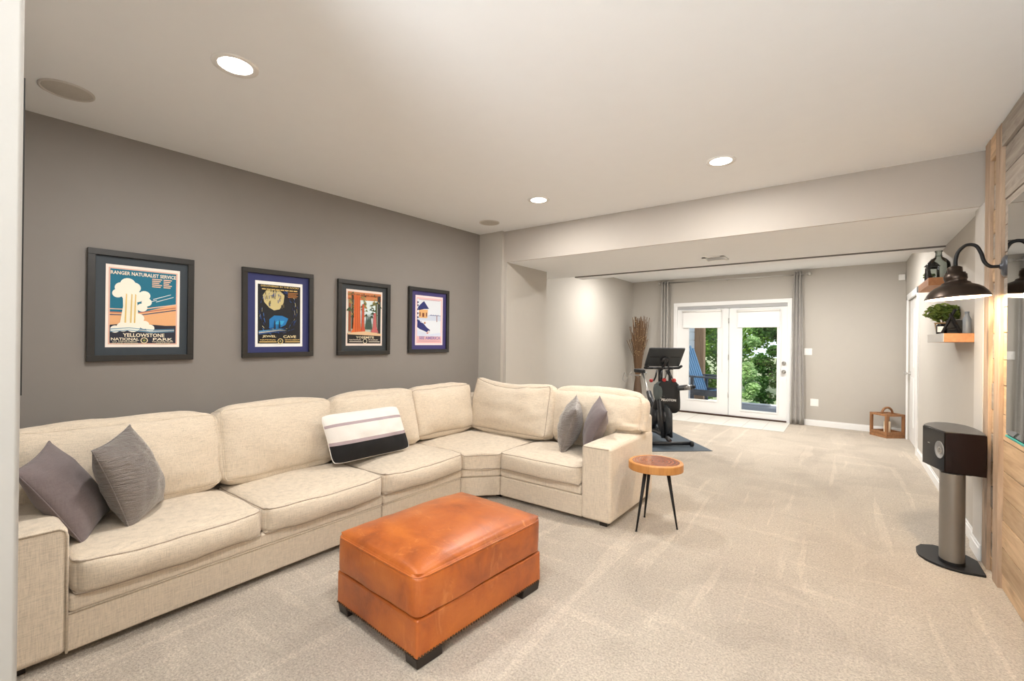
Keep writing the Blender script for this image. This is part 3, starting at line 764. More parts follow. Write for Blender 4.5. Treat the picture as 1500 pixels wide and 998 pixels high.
# ================================================================== FRAMED POSTERS
def onwall(y, z, off=0):
    n_ = Vector((1, -SLOPE_L, 0)).normalized(); return Vector((xl(y), y, z)) + n_ * off
EY = Vector((SLOPE_L, 1, 0)).normalized(); EN = Vector((1, -SLOPE_L, 0)).normalized()
def col(c, rough=.6):
    nm = 'print_%02x%02x%02x' % tuple(c)
    return bpy.data.materials.get(nm) or plain(nm, lin(c), rough, var=.02)
G4 = 'framed national park posters on the dark wall'
def poster(y0, y1, z0, z1, label, matcol, px0, px1, pz0, pz1, paper, draw, tilt=0.0):
    yc, zc = (y0 + y1) / 2, (z0 + z1) / 2
    t = thing('framed_poster', label, 'picture', onwall(yc, z0, 0), G4)
    m = frame_mtx(onwall(yc, zc, .002), EY, (0, 0, 1), EN) @ Matrix.Rotation(tilt, 4, 'Z')
    W2, H2 = (y1 - y0) / 2, (z1 - z0) / 2; fwid = .038; dp = .030
    bm = bmesh.new()
    for a in ((-W2, W2, H2 - fwid, H2), (-W2, W2, -H2, -H2 + fwid), (-W2, -W2 + fwid, -H2 + fwid, H2 - fwid), (W2 - fwid, W2, -H2 + fwid, H2 - fwid)): box(bm, *a, 0, dp, mtx=m)
    obj('frame', bm, m_frame, t, bevel=.002)
    obj('mat_board', B(-W2 + fwid - .002, W2 - fwid + .002, -H2 + fwid - .002, H2 - fwid + .002, .006, .010, mtx=m), col(matcol), t)
    pw, ph = (px1 - px0), (pz1 - pz0); cxp, czp = (px0 + px1) / 2, (pz0 + pz1) / 2
    pm = m @ Matrix.Translation((cxp, czp, .010))
    pr = obj('print', B(-pw / 2, pw / 2, -ph / 2, ph / 2, 0, .0012, mtx=pm), col(paper), t)
    lay = [.0014]
    def shape(pts, c, name='print_shape'):
        """pts normalised 0..1 over the printed area, y up"""
        bm = bmesh.new(); q = [((x - .5) * pw, (y - .5) * ph) for x, y in pts]
        prism(bm, q, lay[0] - .0004, lay[0], mtx=pm); lay[0] += .00012
        o = obj(name, bm, col(c), pr); bmo = o.data; return o
    def txt(s, x, y, wd, ht, c, bold=.02):
        bm = bmesh.new(); add_text(bm, s, pm @ Matrix.Translation(((x - .5) * pw, (y - .5) * ph, lay[0])), wd * pw, ht * ph, bold); lay[0] += .0001
        obj('lettering', bm, col(c), pr)
    def ring(x, y, rr, c):
        bm = bmesh.new(); lathe(bm, [(rr * pw * .74, 0), (rr * pw * .74, .0003), (rr * pw, .0003), (rr * pw, 0)], n=24, cap=False, mtx=pm @ Matrix.Translation(((x - .5) * pw, (y - .5) * ph, lay[0])))
        lay[0] += .0001; obj('emblem', bm, col(c), pr)
    draw(shape, txt, ring, pw / ph)
    return t
def rect(a, b, c, d): return [(a, c), (b, c), (b, d), (a, d)]
def circ(x, y, r_, asp, n=18): return [(x + r_ * math.cos(2 * math.pi * i / n), y + r_ * asp * math.sin(2 * math.pi * i / n)) for i in range(n)]
def draw1(sh, tx, ring, asp):
    sh(rect(.035, .965, .035, .965), (235, 190, 170)); sh(rect(.055, .945, .25, .95), (0, 112, 140))
    sh([(.055, .25), (.945, .25), (.945, .55), (.75, .51), (.45, .43), (.055, .42)], (238, 180, 128))
    for y, c in ((.43, (190, 110, 90)), (.47, (240, 200, 170)), (.40, (60, 70, 100))):
        sh([(.40, y - .012), (.945, y + .075), (.945, y + .088), (.40, y)], c)
        sh([(.055, y - .012), (.25, y - .01), (.25, y), (.055, y)], c)
    for x, y in ((.62, .60), (.66, .57), (.42, .52)): sh([(x, y), (x + .25, y + .075), (x + .25, y + .083), (x, y + .010)], (215, 225, 225))
    sh([(.055, .27), (.2, .285), (.5, .27), (.6, .285), (.8, .275), (.945, .28), (.945, .05), (.055, .05)], (30, 34, 52))
    sh([(.17, .23), (.22, .5), (.21, .75), (.37, .79), (.40, .60), (.42, .40), (.44, .23)], (250, 245, 225))
    for x, y, r_ in ((.20, .78, .09), (.28, .83, .10), (.36, .79, .09), (.15, .71, .07), (.40, .68, .09), (.50, .70, .08), (.53, .62, .07), (.47, .55, .07), (.28, .70, .09), (.42, .36, .08), (.50, .28, .07), (.12, .22, .06), (.58, .24, .06), (.35, .26, .10), (.22, .25, .08)): sh(circ(x, y - (.055 if y > .5 else 0), r_, asp), (252, 248, 232))
    for x in (.24, .31, .36): sh([(x, .30), (x + .02, .30), (x + .03, .65), (x + .015, .66)], (232, 200, 120))
    for y in (.20, .185, .215): sh([(.06, y), (.3, y + .02), (.6, y - .004), (.92, y + .012), (.92, y + .02), (.6, y + .006), (.3, y + .028), (.06, y + .01)], (110, 160, 190) if y != .2 else (225, 235, 235))
    tx('RANGER NATURALIST SERVICE', .5, .905, .88, .044, (250, 240, 220))
    for k_ in range(5):
        for a, b in ((.60, .74), (.76, .88)): sh(rect(a, b - .02 * (k_ % 3), .855 - k_ * .024, .868 - k_ * .024), (235, 205, 180))
    tx('YELLOWSTONE', .5, .150, .56, .046, (250, 240, 215)); tx('NATIONAL', .25, .100, .36, .034, (250, 240, 215)); tx('PARK', .76, .100, .28, .034, (250, 240, 215))
    ring(.5, .085, .05, (235, 220, 180)); sh(circ(.5, .085, .018, asp), (150, 160, 80))
    tx('U.S. DEPARTMENT', .25, .070, .32, .016, (225, 215, 190)); tx('OF THE INTERIOR', .25, .048, .34, .016, (225, 215, 190)); tx('NATIONAL PARK', .76, .070, .30, .016, (225, 215, 190)); tx('SERVICE', .76, .048, .2, .016, (225, 215, 190))
def draw2(sh, tx, ring, asp):
    sh(rect(.05, .95, .05, .95), (20, 22, 28))
    rs = random.Random(3)
    sh([(.15, .78), (.22, .86), (.38, .88), (.5, .87), (.6, .8), (.58, .68), (.5, .58), (.38, .56), (.28, .60), (.18, .68)], (210, 196, 140))
    for i in range(26):
        x, y = rs.uniform(.18, .58), rs.uniform(.58, .85); a = rs.uniform(.008, .02); sh([(x, y), (x + a, y + .01), (x + a * .6, y + .06), (x - a * .3, y + .05)], rs.choice([(30, 32, 50), (120, 110, 70), (50, 70, 130)]))
    sh([(.28, .28), (.28, .42), (.38, .48), (.55, .48), (.68, .44), (.62, .34), (.5, .29), (.4, .27)], (28, 120, 185))
    sh([(.38, .35), (.45, .40), (.6, .40), (.55, .34)], (50, 165, 215))
    for i in range(70):
        a = rs.uniform(0, 6.283); rr = rs.uniform(.32, .47); x = .46 + rr * math.cos(a) * .95; y = .52 + rr * math.sin(a) * .78
        if not (.07 < x < .9 and .2 < y < .86): continue
        d_ = rs.uniform(.03, .08); b = a + 1.57 + rs.uniform(-.4, .4); w_ = rs.uniform(.005, .012)
        sh([(x, y), (x + w_, y + w_), (x + d_ * math.cos(b) + w_, y + d_ * math.sin(b)), (x + d_ * math.cos(b), y + d_ * math.sin(b))], rs.choice([(40, 75, 150), (60, 110, 180), (35, 50, 110), (190, 180, 140), (40, 75, 150)]))
    for x in (.36, .46): sh([(x, .25), (x + .05, .25), (x + .035, .38), (x + .02, .42)], (25, 40, 60))
    for k_ in range(3): sh([(.06, .24 - k_ * .02), (.5, .28 - k_ * .02), (.65, .265 - k_ * .02), (.5, .272 - k_ * .02), (.06, .225 - k_ * .02)], [(90, 160, 210), (210, 215, 210), (50, 90, 150)][k_])
    tx('DISCOVERED IN THE ROCKS', .5, .925, .80, .024, (225, 195, 120)); 
    for k_ in range(8): sh(rect(.12 + k_ * .095, .12 + k_ * .095 + .08, .868, .885), (225, 195, 120))
    for k_ in range(4): sh(rect(.66, .88 - .03 * (k_ % 2), .835 - k_ * .022, .845 - k_ * .022), (190, 130, 70))
    tx('JEWEL', .27, .155, .28, .042, (235, 220, 170)); tx('CAVE', .70, .155, .28, .042, (235, 220, 170))
    tx('NATIONAL', .25, .105, .32, .020, (225, 195, 120)); tx('MONUMENT', .76, .105, .32, .020, (225, 195, 120)); ring(.5, .085, .06, (225, 205, 140)); sh(circ(.5, .085, .02, asp), (170, 165, 110))
    for a, b in ((.07, .42), (.60, .92)): sh(rect(a, b, .068, .082), (225, 195, 120))
def draw3(sh, tx, ring, asp):
    rs = random.Random(5)
    sh(rect(.04, .96, .04, .96), (190, 205, 190)); sh(rect(.35, .9, .4, .95), (222, 238, 240))
    sh(rect(.04, .96, .82, .96), (205, 130, 80)); sh(rect(.04, .96, .04, .22), (28, 26, 28))
    for x, y0, y1, w_, c in ((.06, .25, .85, .07, (150, 80, 50)), (.14, .3, .9, .05, (70, 60, 45)), (.86, .2, .92, .09, (45, 42, 45)), (.80, .3, .8, .05, (90, 95, 60))): sh([(x, y0), (x + w_, y0), (x + w_, y1), (x, y1)], c)
    for i in range(60):
        x = rs.choice([rs.uniform(.05, .22), rs.uniform(.38, .55), rs.uniform(.66, .93)]); y = rs.uniform(.5, .92); s_ = rs.uniform(.03, .07)
        sh([(x - s_, y), (x + s_ * .9, y - .01), (x + .01, y + s_ * .7)], rs.choice([(70, 85, 45), (110, 115, 60), (165, 140, 80), (50, 70, 50)]))
    sh([(.10, .22), (.17, .30), (.19, .5), (.20, .9), (.36, .9), (.37, .5), (.38, .3), (.45, .22)], (214, 104, 48))
    for x in (.23, .28, .33): sh([(x, .24), (x + .012, .24), (x + .016, .88), (x + .006, .88)], (165, 66, 32))
    sh([(.36, .22), (.40, .35), (.42, .75), (.47, .75), (.48, .35), (.52, .22)], (196, 84, 56))
    sh([(.66, .24), (.72, .35), (.74, .6), (.80, .6), (.82, .35), (.88, .24)], (190, 100, 100))
    for x in (.55, .60, .65): sh([(x - .05, .30), (x + .05, .30), (x, .58)], (62, 84, 74))
    sh([(.04, .20), (.96, .18), (.96, .22), (.5, .26), (.04, .23)], (225, 190, 150))
    tx('YOSEMITE', .5, .150, .5, .042, (235, 222, 190)); tx('NATIONAL', .24, .105, .32, .022, (225, 210, 190)); tx('PARK', .74, .105, .28, .022, (225, 210, 190)); ring(.5, .082, .06, (225, 215, 190))
    for a, b in ((.08, .42), (.60, .92)): sh(rect(a, b, .065, .078), (215, 205, 190))
    for k_ in range(6): sh(rect(.12 + k_ * .13, .12 + k_ * .13 + .10, .900, .925), (160, 92, 52))
def draw4(sh, tx, ring, asp):
    sh(rect(.04, .96, .04, .96), (236, 190, 190)); sh(rect(.06, .93, .18, .93), (226, 232, 240))
    sh([(.06, .62), (.93, .60), (.93, .5), (.06, .5)], (205, 215, 232))
    sh([(.12, .55), (.42, .55), (.44, .72), (.12, .72)], (226, 178, 120)); sh([(.08, .76), (.24, .86), (.30, .89), (.48, .74), (.30, .73), (.12, .70)], (42, 48, 112)); sh(rect(.24, .31, .57, .65), (120, 60, 40)); sh(rect(.14, .18, .58, .66), (120, 70, 50)); sh(rect(.37, .41, .58, .66), (120, 70, 50))
    for y in (.88, .82, .74, .66, .58, .52): sh([(.06, y), (.13, y - .02), (.06, y - .05)], (40, 52, 96))
    for x in (.52, .60, .68, .78): sh([(x, .60), (x + .06, .605), (x + .05, .635)], (150, 165, 200))
    sh(rect(.76, .785, .48, .62), (170, 120, 120)); sh(rect(.5, .92, .605, .615), (90, 105, 150))
    sh([(.06, .36), (.07, .48), (.14, .50), (.18, .46), (.28, .44), (.40, .36), (.52, .31), (.50, .24), (.42, .26), (.30, .29), (.16, .32)], (40, 46, 112)); sh(circ(.33, .45, .03, asp), (180, 120, 80)); sh(circ(.20, .47, .025, asp), (190, 190, 210)); sh(circ(.47, .265, .045, asp), (222, 215, 214)); sh(circ(.42, .235, .03, asp), (200, 90, 70))
    sh([(.06, .30), (.5, .22), (.93, .26), (.93, .18), (.06, .18)], (214, 222, 240))
    tx('SEE AMERICA', .52, .145, .78, .060, (150, 130, 185)); sh(rect(.10, .90, .075, .085), (205, 150, 165)); sh(rect(.12, .88, .915, .925), (205, 160, 170))
# print edges from the photograph, relative to frame centre
poster(.705, 1.275, 1.262, 1.981, 'framed teal poster of a white geyser reading Yellowstone, leftmost of four', (52, 62, 70), -.196, .202, -.270, .270, (250, 240, 230), draw1)
poster(1.596, 2.166, 1.268, 1.981, 'framed black and blue cave poster with navy mat, second from left', (45, 52, 105), -.187, .194, -.272, .262, (250, 250, 245), draw2, tilt=R(.5))
poster(2.397, 2.968, 1.272, 1.977, 'framed poster of orange tree trunks with charcoal mat, third from left', (48, 54, 58), -.197, .198, -.265, .268, (238, 222, 212), draw3)
poster(3.204, 3.774, 1.282, 1.988, 'framed pale snow-scene poster with purple-navy mat, rightmost of four', (62, 56, 112), -.192, .199, -.270, .270, (245, 225, 225), draw4)

# thin framed panel on the far side of the stub wall (seen edge-on)
t = thing('wall_picture', 'thin dark frame seen edge-on on the side of the near left wall', 'picture', (-1.42, .135, 1.30))
obj('frame', B(-1.62, -1.222, .1335, .1368, 1.31, 1.895), m_frame, t)
obj('print', B(-1.58, -1.26, .1368, .1372, 1.35, 1.855), col((90, 85, 80)), t)

# ================================================================== SCREEN ON THE PANELLING
t = thing('wall_screen', 'large glossy black wall screen with teal glass edge on wood panelling', 'television', (.69, 2.4, .95))
obj('bezel', B(.672, .700, 1.28, 3.41, .958, 2.157), m_black, t, bevel=.004)
obj('screen', B(.6655, .672, 1.288, 3.404, .972, 2.151), m_tv, t)
obj('glass_edge', B(.664, .676, 1.28, 3.41, .952, .965), m_teal, t, bevel=.003)
obj('mount', B(.698, .738, 1.9, 2.8, 1.2, 1.9), m_black, t)

# ================================================================== BARN SCONCE
lc = Vector((.517, 3.70))
t = thing('barn_wall_lamp', 'bronze barn-style gooseneck lamp, lit, beside the screen on the panelling', 'lamp', (.70, 3.70, 1.87))
bm = bmesh.new()
prof = [(.1435, 1.700), (.1440, 1.706), (.139, 1.716), (.130, 1.732), (.115, 1.752), (.095, 1.768), (.074, 1.778), (.066, 1.782), (.062, 1.792), (.050, 1.796), (.048, 1.806), (.052, 1.812), (.052, 1.838), (.046, 1.842), (.046, 1.850), (.034, 1.852), (.034, 1.880), (.026, 1.886), (.012, 1.892)]
inner = [(.010, 1.872), (.028, 1.84), (.040, 1.80), (.060, 1.775), (.092, 1.760), (.112, 1.745), (.127, 1.726), (.136, 1.710), (.1405, 1.700)]
tilt = Matrix.Translation((lc.x, lc.y, 1.75)) @ Matrix.Rotation(R(-4), 4, 'Y') @ Matrix.Translation((0, 0, -1.75))
lathe(bm, prof, n=48, cap=False, mtx=tilt); sh = obj('lamp_shade', bm, m_bronze, t, smooth=True)
bm = bmesh.new(); lathe(bm, inner, n=48, cap=False, mtx=tilt); obj('shade_lining', bm, m_shade_in, sh, smooth=True)
bm = bmesh.new(); lathe(bm, [(.1405, 1.700), (.1435, 1.700)], n=48, cap=False, mtx=tilt); obj('rim', bm, m_bronze, sh)
bm = bmesh.new(); lathe(bm, [(.012, 1.83), (.014, 1.80), (.028, 1.765), (.030, 1.745), (.022, 1.728), (.004, 1.720)], n=20, mtx=tilt); obj('bulb', bm, m_bulb, t, smooth=True)
ax = lc.x - .004
obj('arm', (lambda b: (tube(b, spline([(ax, 3.70, 1.885), (ax, 3.70, 1.93), (ax + .012, 3.70, 1.975), (ax + .045, 3.70, 2.008), (ax + .083, 3.70, 2.000), (ax + .105, 3.70, 1.955), (ax + .118, 3.70, 1.905), (ax + .142, 3.70, 1.876), (ax + .175, 3.70, 1.872), (.712, 3.70, 1.872)], 6), .0095, 12), b)[1])(bmesh.new()), m_black, t, smooth=True)
bm = bmesh.new(); lathe(bm, [(.062, 0), (.062, .026), (.05, .034), (.018, .038), (.016, .046)], n=32, mtx=frame_mtx((.738, 3.70, 1.872), (0, 1, 0), (0, 0, 1), (-1, 0, 0))); obj('wall_plate', bm, plain('grey_metal_plate', (.10, .105, .12), .4, .5), t, smooth=True)
ld = bpy.data.lights.new('bulb_light', 'POINT'); ld.energy = 34; ld.color = (1, .76, .48); ld.shadow_soft_size = .03
lo = bpy.data.objects.new('bulb_light', ld); C.objects.link(lo); lo.parent = t; lo.location = Vector((lc.x, lc.y, 1.705)) - t.location

# ================================================================== STAND SPEAKER
t = thing('speaker_stand', 'grey speaker stand with oval column and flat black base plate', 'speaker stand', (.56, 4.07, 0))
bp = [(.395, 4.16), (.40, 4.10), (.43, 4.035), (.48, 3.985), (.54, 3.955), (.60, 3.945), (.70, 3.965), (.70, 4.20), (.66, 4.27), (.58, 4.33), (.50, 4.35), (.43, 4.31), (.40, 4.24)]
bm = bmesh.new(); prism(bm, bp, 0, .016); obj('base_plate', bm, m_black, t, bevel=.004)
bm = bmesh.new()
pts = [(.560 + .062 * math.cos(a) , 4.085 + .085 * math.sin(a)) for a in [2 * math.pi * i / 36 for i in range(36)]]
prism(bm, pts, .035, .597); obj('column', bm, m_pole, t, bevel=.002)
bm = bmesh.new(); prism(bm, [(x * 1.04 - .56 * .04, y * 1.04 - 4.085 * .04) for x, y in pts], .016, .035); obj('column_foot', bm, m_black, t)
obj('top_plate', B(.50, .64, 4.03, 4.2, .597, .603), m_black, t)
spk = thing('surround_speaker', 'glossy dark cherry and black D-shaped speaker on the grey stand', 'speaker', (.58, 4.2, .603))
A_, B_, C_ = Vector((.437, 4.275)), Vector((.516, 4.012)), Vector((.703, 4.004))
arc = [Vector(p) for p in ((.712, 4.10), (.712, 4.22), (.70, 4.34), (.675, 4.44), (.63, 4.50), (.575, 4.515), (.52, 4.49), (.47, 4.41), (.443, 4.33))]
poly = [A_, B_, C_] + arc
cen = sum(poly, Vector((0, 0))) / len(poly)
bm = bmesh.new(); prism(bm, [tuple(p) for p in poly], .603, .862); obj('cabinet', bm, m_spkwood, spk, bevel=.003)
ab = (B_ - A_).normalized(); nn_ = Vector((ab.y, -ab.x)); nn_ = nn_ if nn_.dot(A_ - cen) > 0 else -nn_
fm = frame_mtx((A_.x, A_.y, .603), (ab.x, ab.y, 0), (0, 0, 1), (nn_.x, nn_.y, 0)); Lab = (B_ - A_).length
obj('front_baffle', B(.002, Lab - .001, .002, .257, -.002, .005, mtx=fm), m_spkblack, spk, bevel=.002)
bm = bmesh.new(); prism(bm, [tuple(cen + (p - cen) * .965) for p in poly], .862, .865); obj('top_panel', bm, m_spkgrey, spk, bevel=.001)
fr_ = obj('tweeter', (lambda b: (lathe(b, [(.001, .0), (.048, .0), (.050, .003), (.050, -.001)], n=32, cap=False, mtx=fm @ Matrix.Translation((Lab * .80, .135, .006)) @ Matrix.Diagonal((1.05, 1.12, 1, 1))), b)[1])(bmesh.new()), plain('grey_waveguide', (.24, .24, .24), .5), spk, smooth=True)
obj('tweeter_ring', (lambda b: (lathe(b, [(.016, .010), (.020, .013), (.024, .010)], n=24, cap=False, mtx=fm @ Matrix.Translation((Lab * .86, .135, .003))), box(b, -.010, .018, -.002, .002, .010, .014, mtx=fm @ Matrix.Translation((Lab * .86, .135, 0))), b)[2])(bmesh.new()) if False else (lambda b: (lathe(b, [(.014, .010), (.019, .013), (.023, .010)], n=24, cap=False, mtx=fm @ Matrix.Translation((Lab * .86, .135, .003))), b)[1])(bmesh.new()), m_chrome, spk, smooth=True)
obj('tweeter_bar', B(-.004, .026, -.002, .002, .010, .013, mtx=fm @ Matrix.Translation((Lab * .86, .135, .003))), m_chrome, spk)
obj('badge', B(-.012, .012, -.003, .003, .005, .007, mtx=fm @ Matrix.Translation((Lab * .32, .155, 0))), m_chrome, spk)

# ================================================================== SHELVES AND WHAT STANDS ON THEM
SXF = .575
m_edge_glare = plain('pale_edge_glare', (.55, .53, .50), .5, var=.15, scale=30)
t = thing('floating_shelf', 'lower honey-wood floating shelf holding the potted plant', 'shelf', (.66, 5.0, 1.445), 'floating shelves')
obj('board', B(SXF + .004, XR, 4.60, 5.42, 1.447, 1.512), m_shelf, t, bevel=.002)
obj('front_edge_glare', B(SXF, SXF + .005, 4.602, 5.42, 1.447, 1.512), m_edge_glare, t, bevel=.001)  # thin pale strip painting the glare on the wooden front face
t = thing('floating_shelf', 'upper honey-wood floating shelf with the large glass jug', 'shelf', (.66, 5.72, 1.945), 'floating shelves')
obj('board', B(SXF, XR, 5.40, 6.10, 1.950, 2.018), m_shelf, t, bevel=.002)
# glass jug
def jug(x, y, z0, s, label, mat, nm='glass_jug'):
    t = thing(nm, label, 'jug', (x, y, z0))
    pr = [(.062, 0), (.078, .008), (.080, .11), (.076, .14), (.055, .17), (.028, .19), (.022, .20), (.022, .235), (.027, .238), (.027, .248), (.019, .248)]
    bm = bmesh.new(); lathe(bm, [(r_ * s, z * s) for r_, z in pr], n=36, cap=False, mtx=Matrix.Translation((x, y, z0))); obj('body', bm, mat, t, smooth=True)
    bm = bmesh.new(); lathe(bm, [(.001, .002), (.066 * s, .002)], n=30, cap=False, mtx=Matrix.Translation((x, y, z0))); obj('bottom', bm, mat, t)
    bm = bmesh.new(); lathe(bm, [(.0275 * s, .20 * s), (.0275 * s, .206 * s)], n=24, cap=False, mtx=Matrix.Translation((x, y, z0))); obj('neck_ring', bm, mat, t, smooth=True)
jug(.655, 5.52, 2.019, 1.0, 'large clear glass jug at near end of upper shelf', m_bottle)
# black lantern-like holder with small green plant behind the jug
t = thing('wire_lantern', 'black open-frame lantern beside the jug on upper shelf', 'lantern', (.65, 5.86, 2.019))
bm = bmesh.new()
for dx in (-.045, .045):
    for dy in (-.045, .045):
        tube(bm, [(.65 + dx, 5.86 + dy, 2.019), (.65 + dx * .9, 5.86 + dy * .9, 2.16), (.65, 5.86, 2.235)], .006, 6)
for z in (2.024, 2.16): 
    for a, b in (((-1, -1), (1, -1)), ((1, -1), (1, 1)), ((1, 1), (-1, 1)), ((-1, 1), (-1, -1))): tube(bm, [(.65 + a[0] * .043, 5.86 + a[1] * .043, z), (.65 + b[0] * .043, 5.86 + b[1] * .043, z)], .006, 6)
obj('frame', bm, m_black, t)
obj('cap', (lambda b: (lathe(b, [(.06, 0), (.035, .03), (.012, .05), (.01, .07)], n=16, mtx=Matrix.Translation((.65, 5.86, 2.175))), b)[1])(bmesh.new()), m_black, t, smooth=True)
def leafcluster(bm, c, rad, n, size, rs, flat=.8, zmin=None):
    for i in range(n):
        d = Vector((rs.gauss(0, 1), rs.gauss(0, 1), rs.gauss(0, 1))).normalized() * (rad * rs.uniform(.5, 1)); d.z *= flat
        p = Vector(c) + d
        q = Euler((rs.uniform(-.9, .9), rs.uniform(-.9, .9), rs.uniform(0, 6.28))).to_matrix(); s_ = size * rs.uniform(.7, 1.25)
        a = [p + q @ Vector(v) * s_ for v in ((0, -.5, 0), (.26, -.1, .07), (.2, .25, .05), (0, .55, -.06), (-.2, .25, .05), (-.26, -.1, .07))]
        vs = [bm.verts.new(v) for v in a]; bm.faces.new((vs[0], vs[1], vs[2], vs[3])); bm.faces.new((vs[0], vs[3], vs[4], vs[5]))
rs = random.Random(11)
t = thing('small_potted_plant', 'tiny green plant in pale pot, far end of upper shelf', 'plant', (.64, 5.98, 2.019))
obj('pot', (lambda b: (lathe(b, [(.022, 0), (.03, .05), (.026, .05), (.02, .01)], n=20, mtx=Matrix.Translation((.64, 5.98, 2.019))), b)[1])(bmesh.new()), m_plastic, t, smooth=True)
bm = bmesh.new(); leafcluster(bm, (.64, 5.98, 2.10), .045, 90, .03, rs); o = obj('foliage', bm, m_leaf2, t); o['kind'] = 'stuff'
# potted plant in basket on lower shelf
pc = Vector((.66, 5.20, 1.513))
t = thing('potted_plant', 'leafy green plant in woven basket on lower shelf under the lamp', 'plant', pc)
bk_ = obj('basket', (lambda b: (lathe(b, [(.045, 0), (.055, .03), (.060, .07), (.064, .10), (.058, .10), (.05, .02)], n=28, mtx=Matrix.Translation(pc)), b)[1])(bmesh.new()), m_basket, t, smooth=True)
for k in range(7):
    z = .008 + k * .0145; obj('basket_coil', T(*[(pc.x + (.048 + .0022 * k + .003) * math.cos(a), pc.y + (.048 + .0022 * k + .003) * math.sin(a), pc.z + z) for a in [2 * math.pi * i / 28 for i in range(28)]], r=.0055, n=6, closed=True), m_basket, bk_, smooth=True)
bm = bmesh.new(); leafcluster(bm, pc + Vector((-.01, 0, .18)), .115, 420, .055, rs, .62); o = obj('foliage', bm, m_leaf3, t); o['kind'] = 'stuff'
for k in range(5):
    a = k * 1.25; obj('stem', T(pc + Vector((0, 0, .03)), pc + Vector((.03 * math.cos(a), .03 * math.sin(a), .17)), r=.003, n=5), m_bark, t)
# small dark jar with a white label
t = thing('candle_jar', 'small black jar with blank white label on lower shelf before the plant', 'jar', (.615, 4.99, 1.513))
obj('jar', (lambda b: (lathe(b, [(.033, 0), (.035, .004), (.035, .075), (.031, .082)], n=28, mtx=Matrix.Translation((.615, 4.99, 1.513))), b)[1])(bmesh.new()), m_spkblack, t, smooth=True)
bm = bmesh.new()
arcp = [(.0356 * math.cos(a), .0356 * math.sin(a)) for a in [R(215 + i * 11) for i in range(7)]]
for (a, b) in zip(arcp, arcp[1:]):
    vs = [bm.verts.new((.615 + p[0], 4.99 + p[1], z)) for p, z in ((a, 1.528), (b, 1.528), (b, 1.574), (a, 1.574))]; bm.faces.new(vs)
obj('paper_label', bm, m_plastic, t)
# black X-shaped easel and a dark frame
t = thing('tabletop_easel', 'black crossed-leg tabletop easel near end of lower shelf', 'easel', (.65, 4.80, 1.513))
for p, q in (((.592, 4.80, 1.515), (.665, 4.80, 1.70)), ((.700, 4.79, 1.515), (.635, 4.79, 1.665))): obj('leg', T(p, q, r=.0095, n=4), m_black, t)
obj('rest', T((.62, 4.795, 1.555), (.685, 4.795, 1.555), r=.006, n=6), m_black, t)
t = thing('small_picture', 'small black picture leaning against wall behind the easel', 'picture', (.68, 4.95, 1.513))
obj('frame', B(-.05, .05, -.006, .006, 0, .11, mtx=Matrix.Translation((.69, 4.93, 1.513))), m_black, t, bevel=.002)
t = thing('grey_bottle', 'slim blue-grey bottle at near end of lower shelf by the wall', 'bottle', (.715, 4.68, 1.513))
obj('body', (lambda b: (lathe(b, [(.022, 0), (.024, .005), (.024, .105), (.014, .128), (.011, .15), (.013, .152), (.013, .16)], n=24, mtx=Matrix.Translation((.712, 4.68, 1.513))), b)[1])(bmesh.new()), plain('blue_grey_glaze', (.15, .17, .20), .35), t, smooth=True)

# ================================================================== LANTERN ON THE FLOOR
t = thing('candle_lantern', 'wooden lantern with arched handle on carpet by the side door', 'lantern', (.52, 9.13, 0))
lm = Matrix.Translation((.515, 9.145, 0)) @ Matrix.Rotation(R(40), 4, 'Z'); s = .135; hh = .33
ps = .017
for sx in (-1, 1):
    for sy in (-1, 1): obj('post', B(sx * s - ps, sx * s + ps, sy * s - ps, sy * s + ps, .09, hh, mtx=lm), m_lantern, t, bevel=.002)
for z0, z1 in ((hh, hh + .03),):
    for a in ((-s - ps, s + ps, -s - ps, -s + ps), (-s - ps, s + ps, s - ps, s + ps), (-s - ps, -s + ps, -s + ps, s - ps), (s - ps, s + ps, -s + ps, s - ps)): obj('rail', B(*a, z0, z1, mtx=lm), m_lantern, t, bevel=.002)
for z0, z1 in ((.0, .044), (.047, .09)):
    for a in ((-s - ps, s + ps, -s - ps, -s + ps), (-s - ps, s + ps, s - ps, s + ps), (-s - ps, -s + ps, -s + ps, s - ps), (s - ps, s + ps, -s + ps, s - ps)): obj('side_board', B(*a, z0, z1, mtx=lm), m_lantern, t, bevel=.002)
obj('bottom', B(-s, s, -s, s, .02, .04, mtx=lm), m_lantern, t)
obj('top_board', B(-s - .005, s + .005, -.05, .05, hh + .005, hh + .028, mtx=lm), m_lantern, t, bevel=.002)
hp = [lm @ Vector((.085 * math.cos(R(a)) * -1, 0, hh + .028 + .085 * math.sin(R(a)) * 1.05)) for a in range(0, 181, 12)]
obj('handle', T(*hp, r=.0165, n=8), m_lantern, t, smooth=True)
t = thing('pillar_candle', 'cream pillar candle inside the wooden floor lantern', 'candle', (.515, 9.145, .04))
obj('wax', (lambda b: (lathe(b, [(.042, 0), (.043, .003), (.043, .19), (.038, .195), (.01, .188)], n=28, mtx=Matrix.Translation((.515, 9.145, .041))), b)[1])(bmesh.new()), m_cream, t, smooth=True)
obj('flame_tip', (lambda b: (lathe(b, [(.02, 0), (.022, .02), (.018, .045), (.008, .05)], n=14, mtx=Matrix.Translation((.515, 9.145, .23))), b)[1])(bmesh.new()), m_black, t, smooth=True)

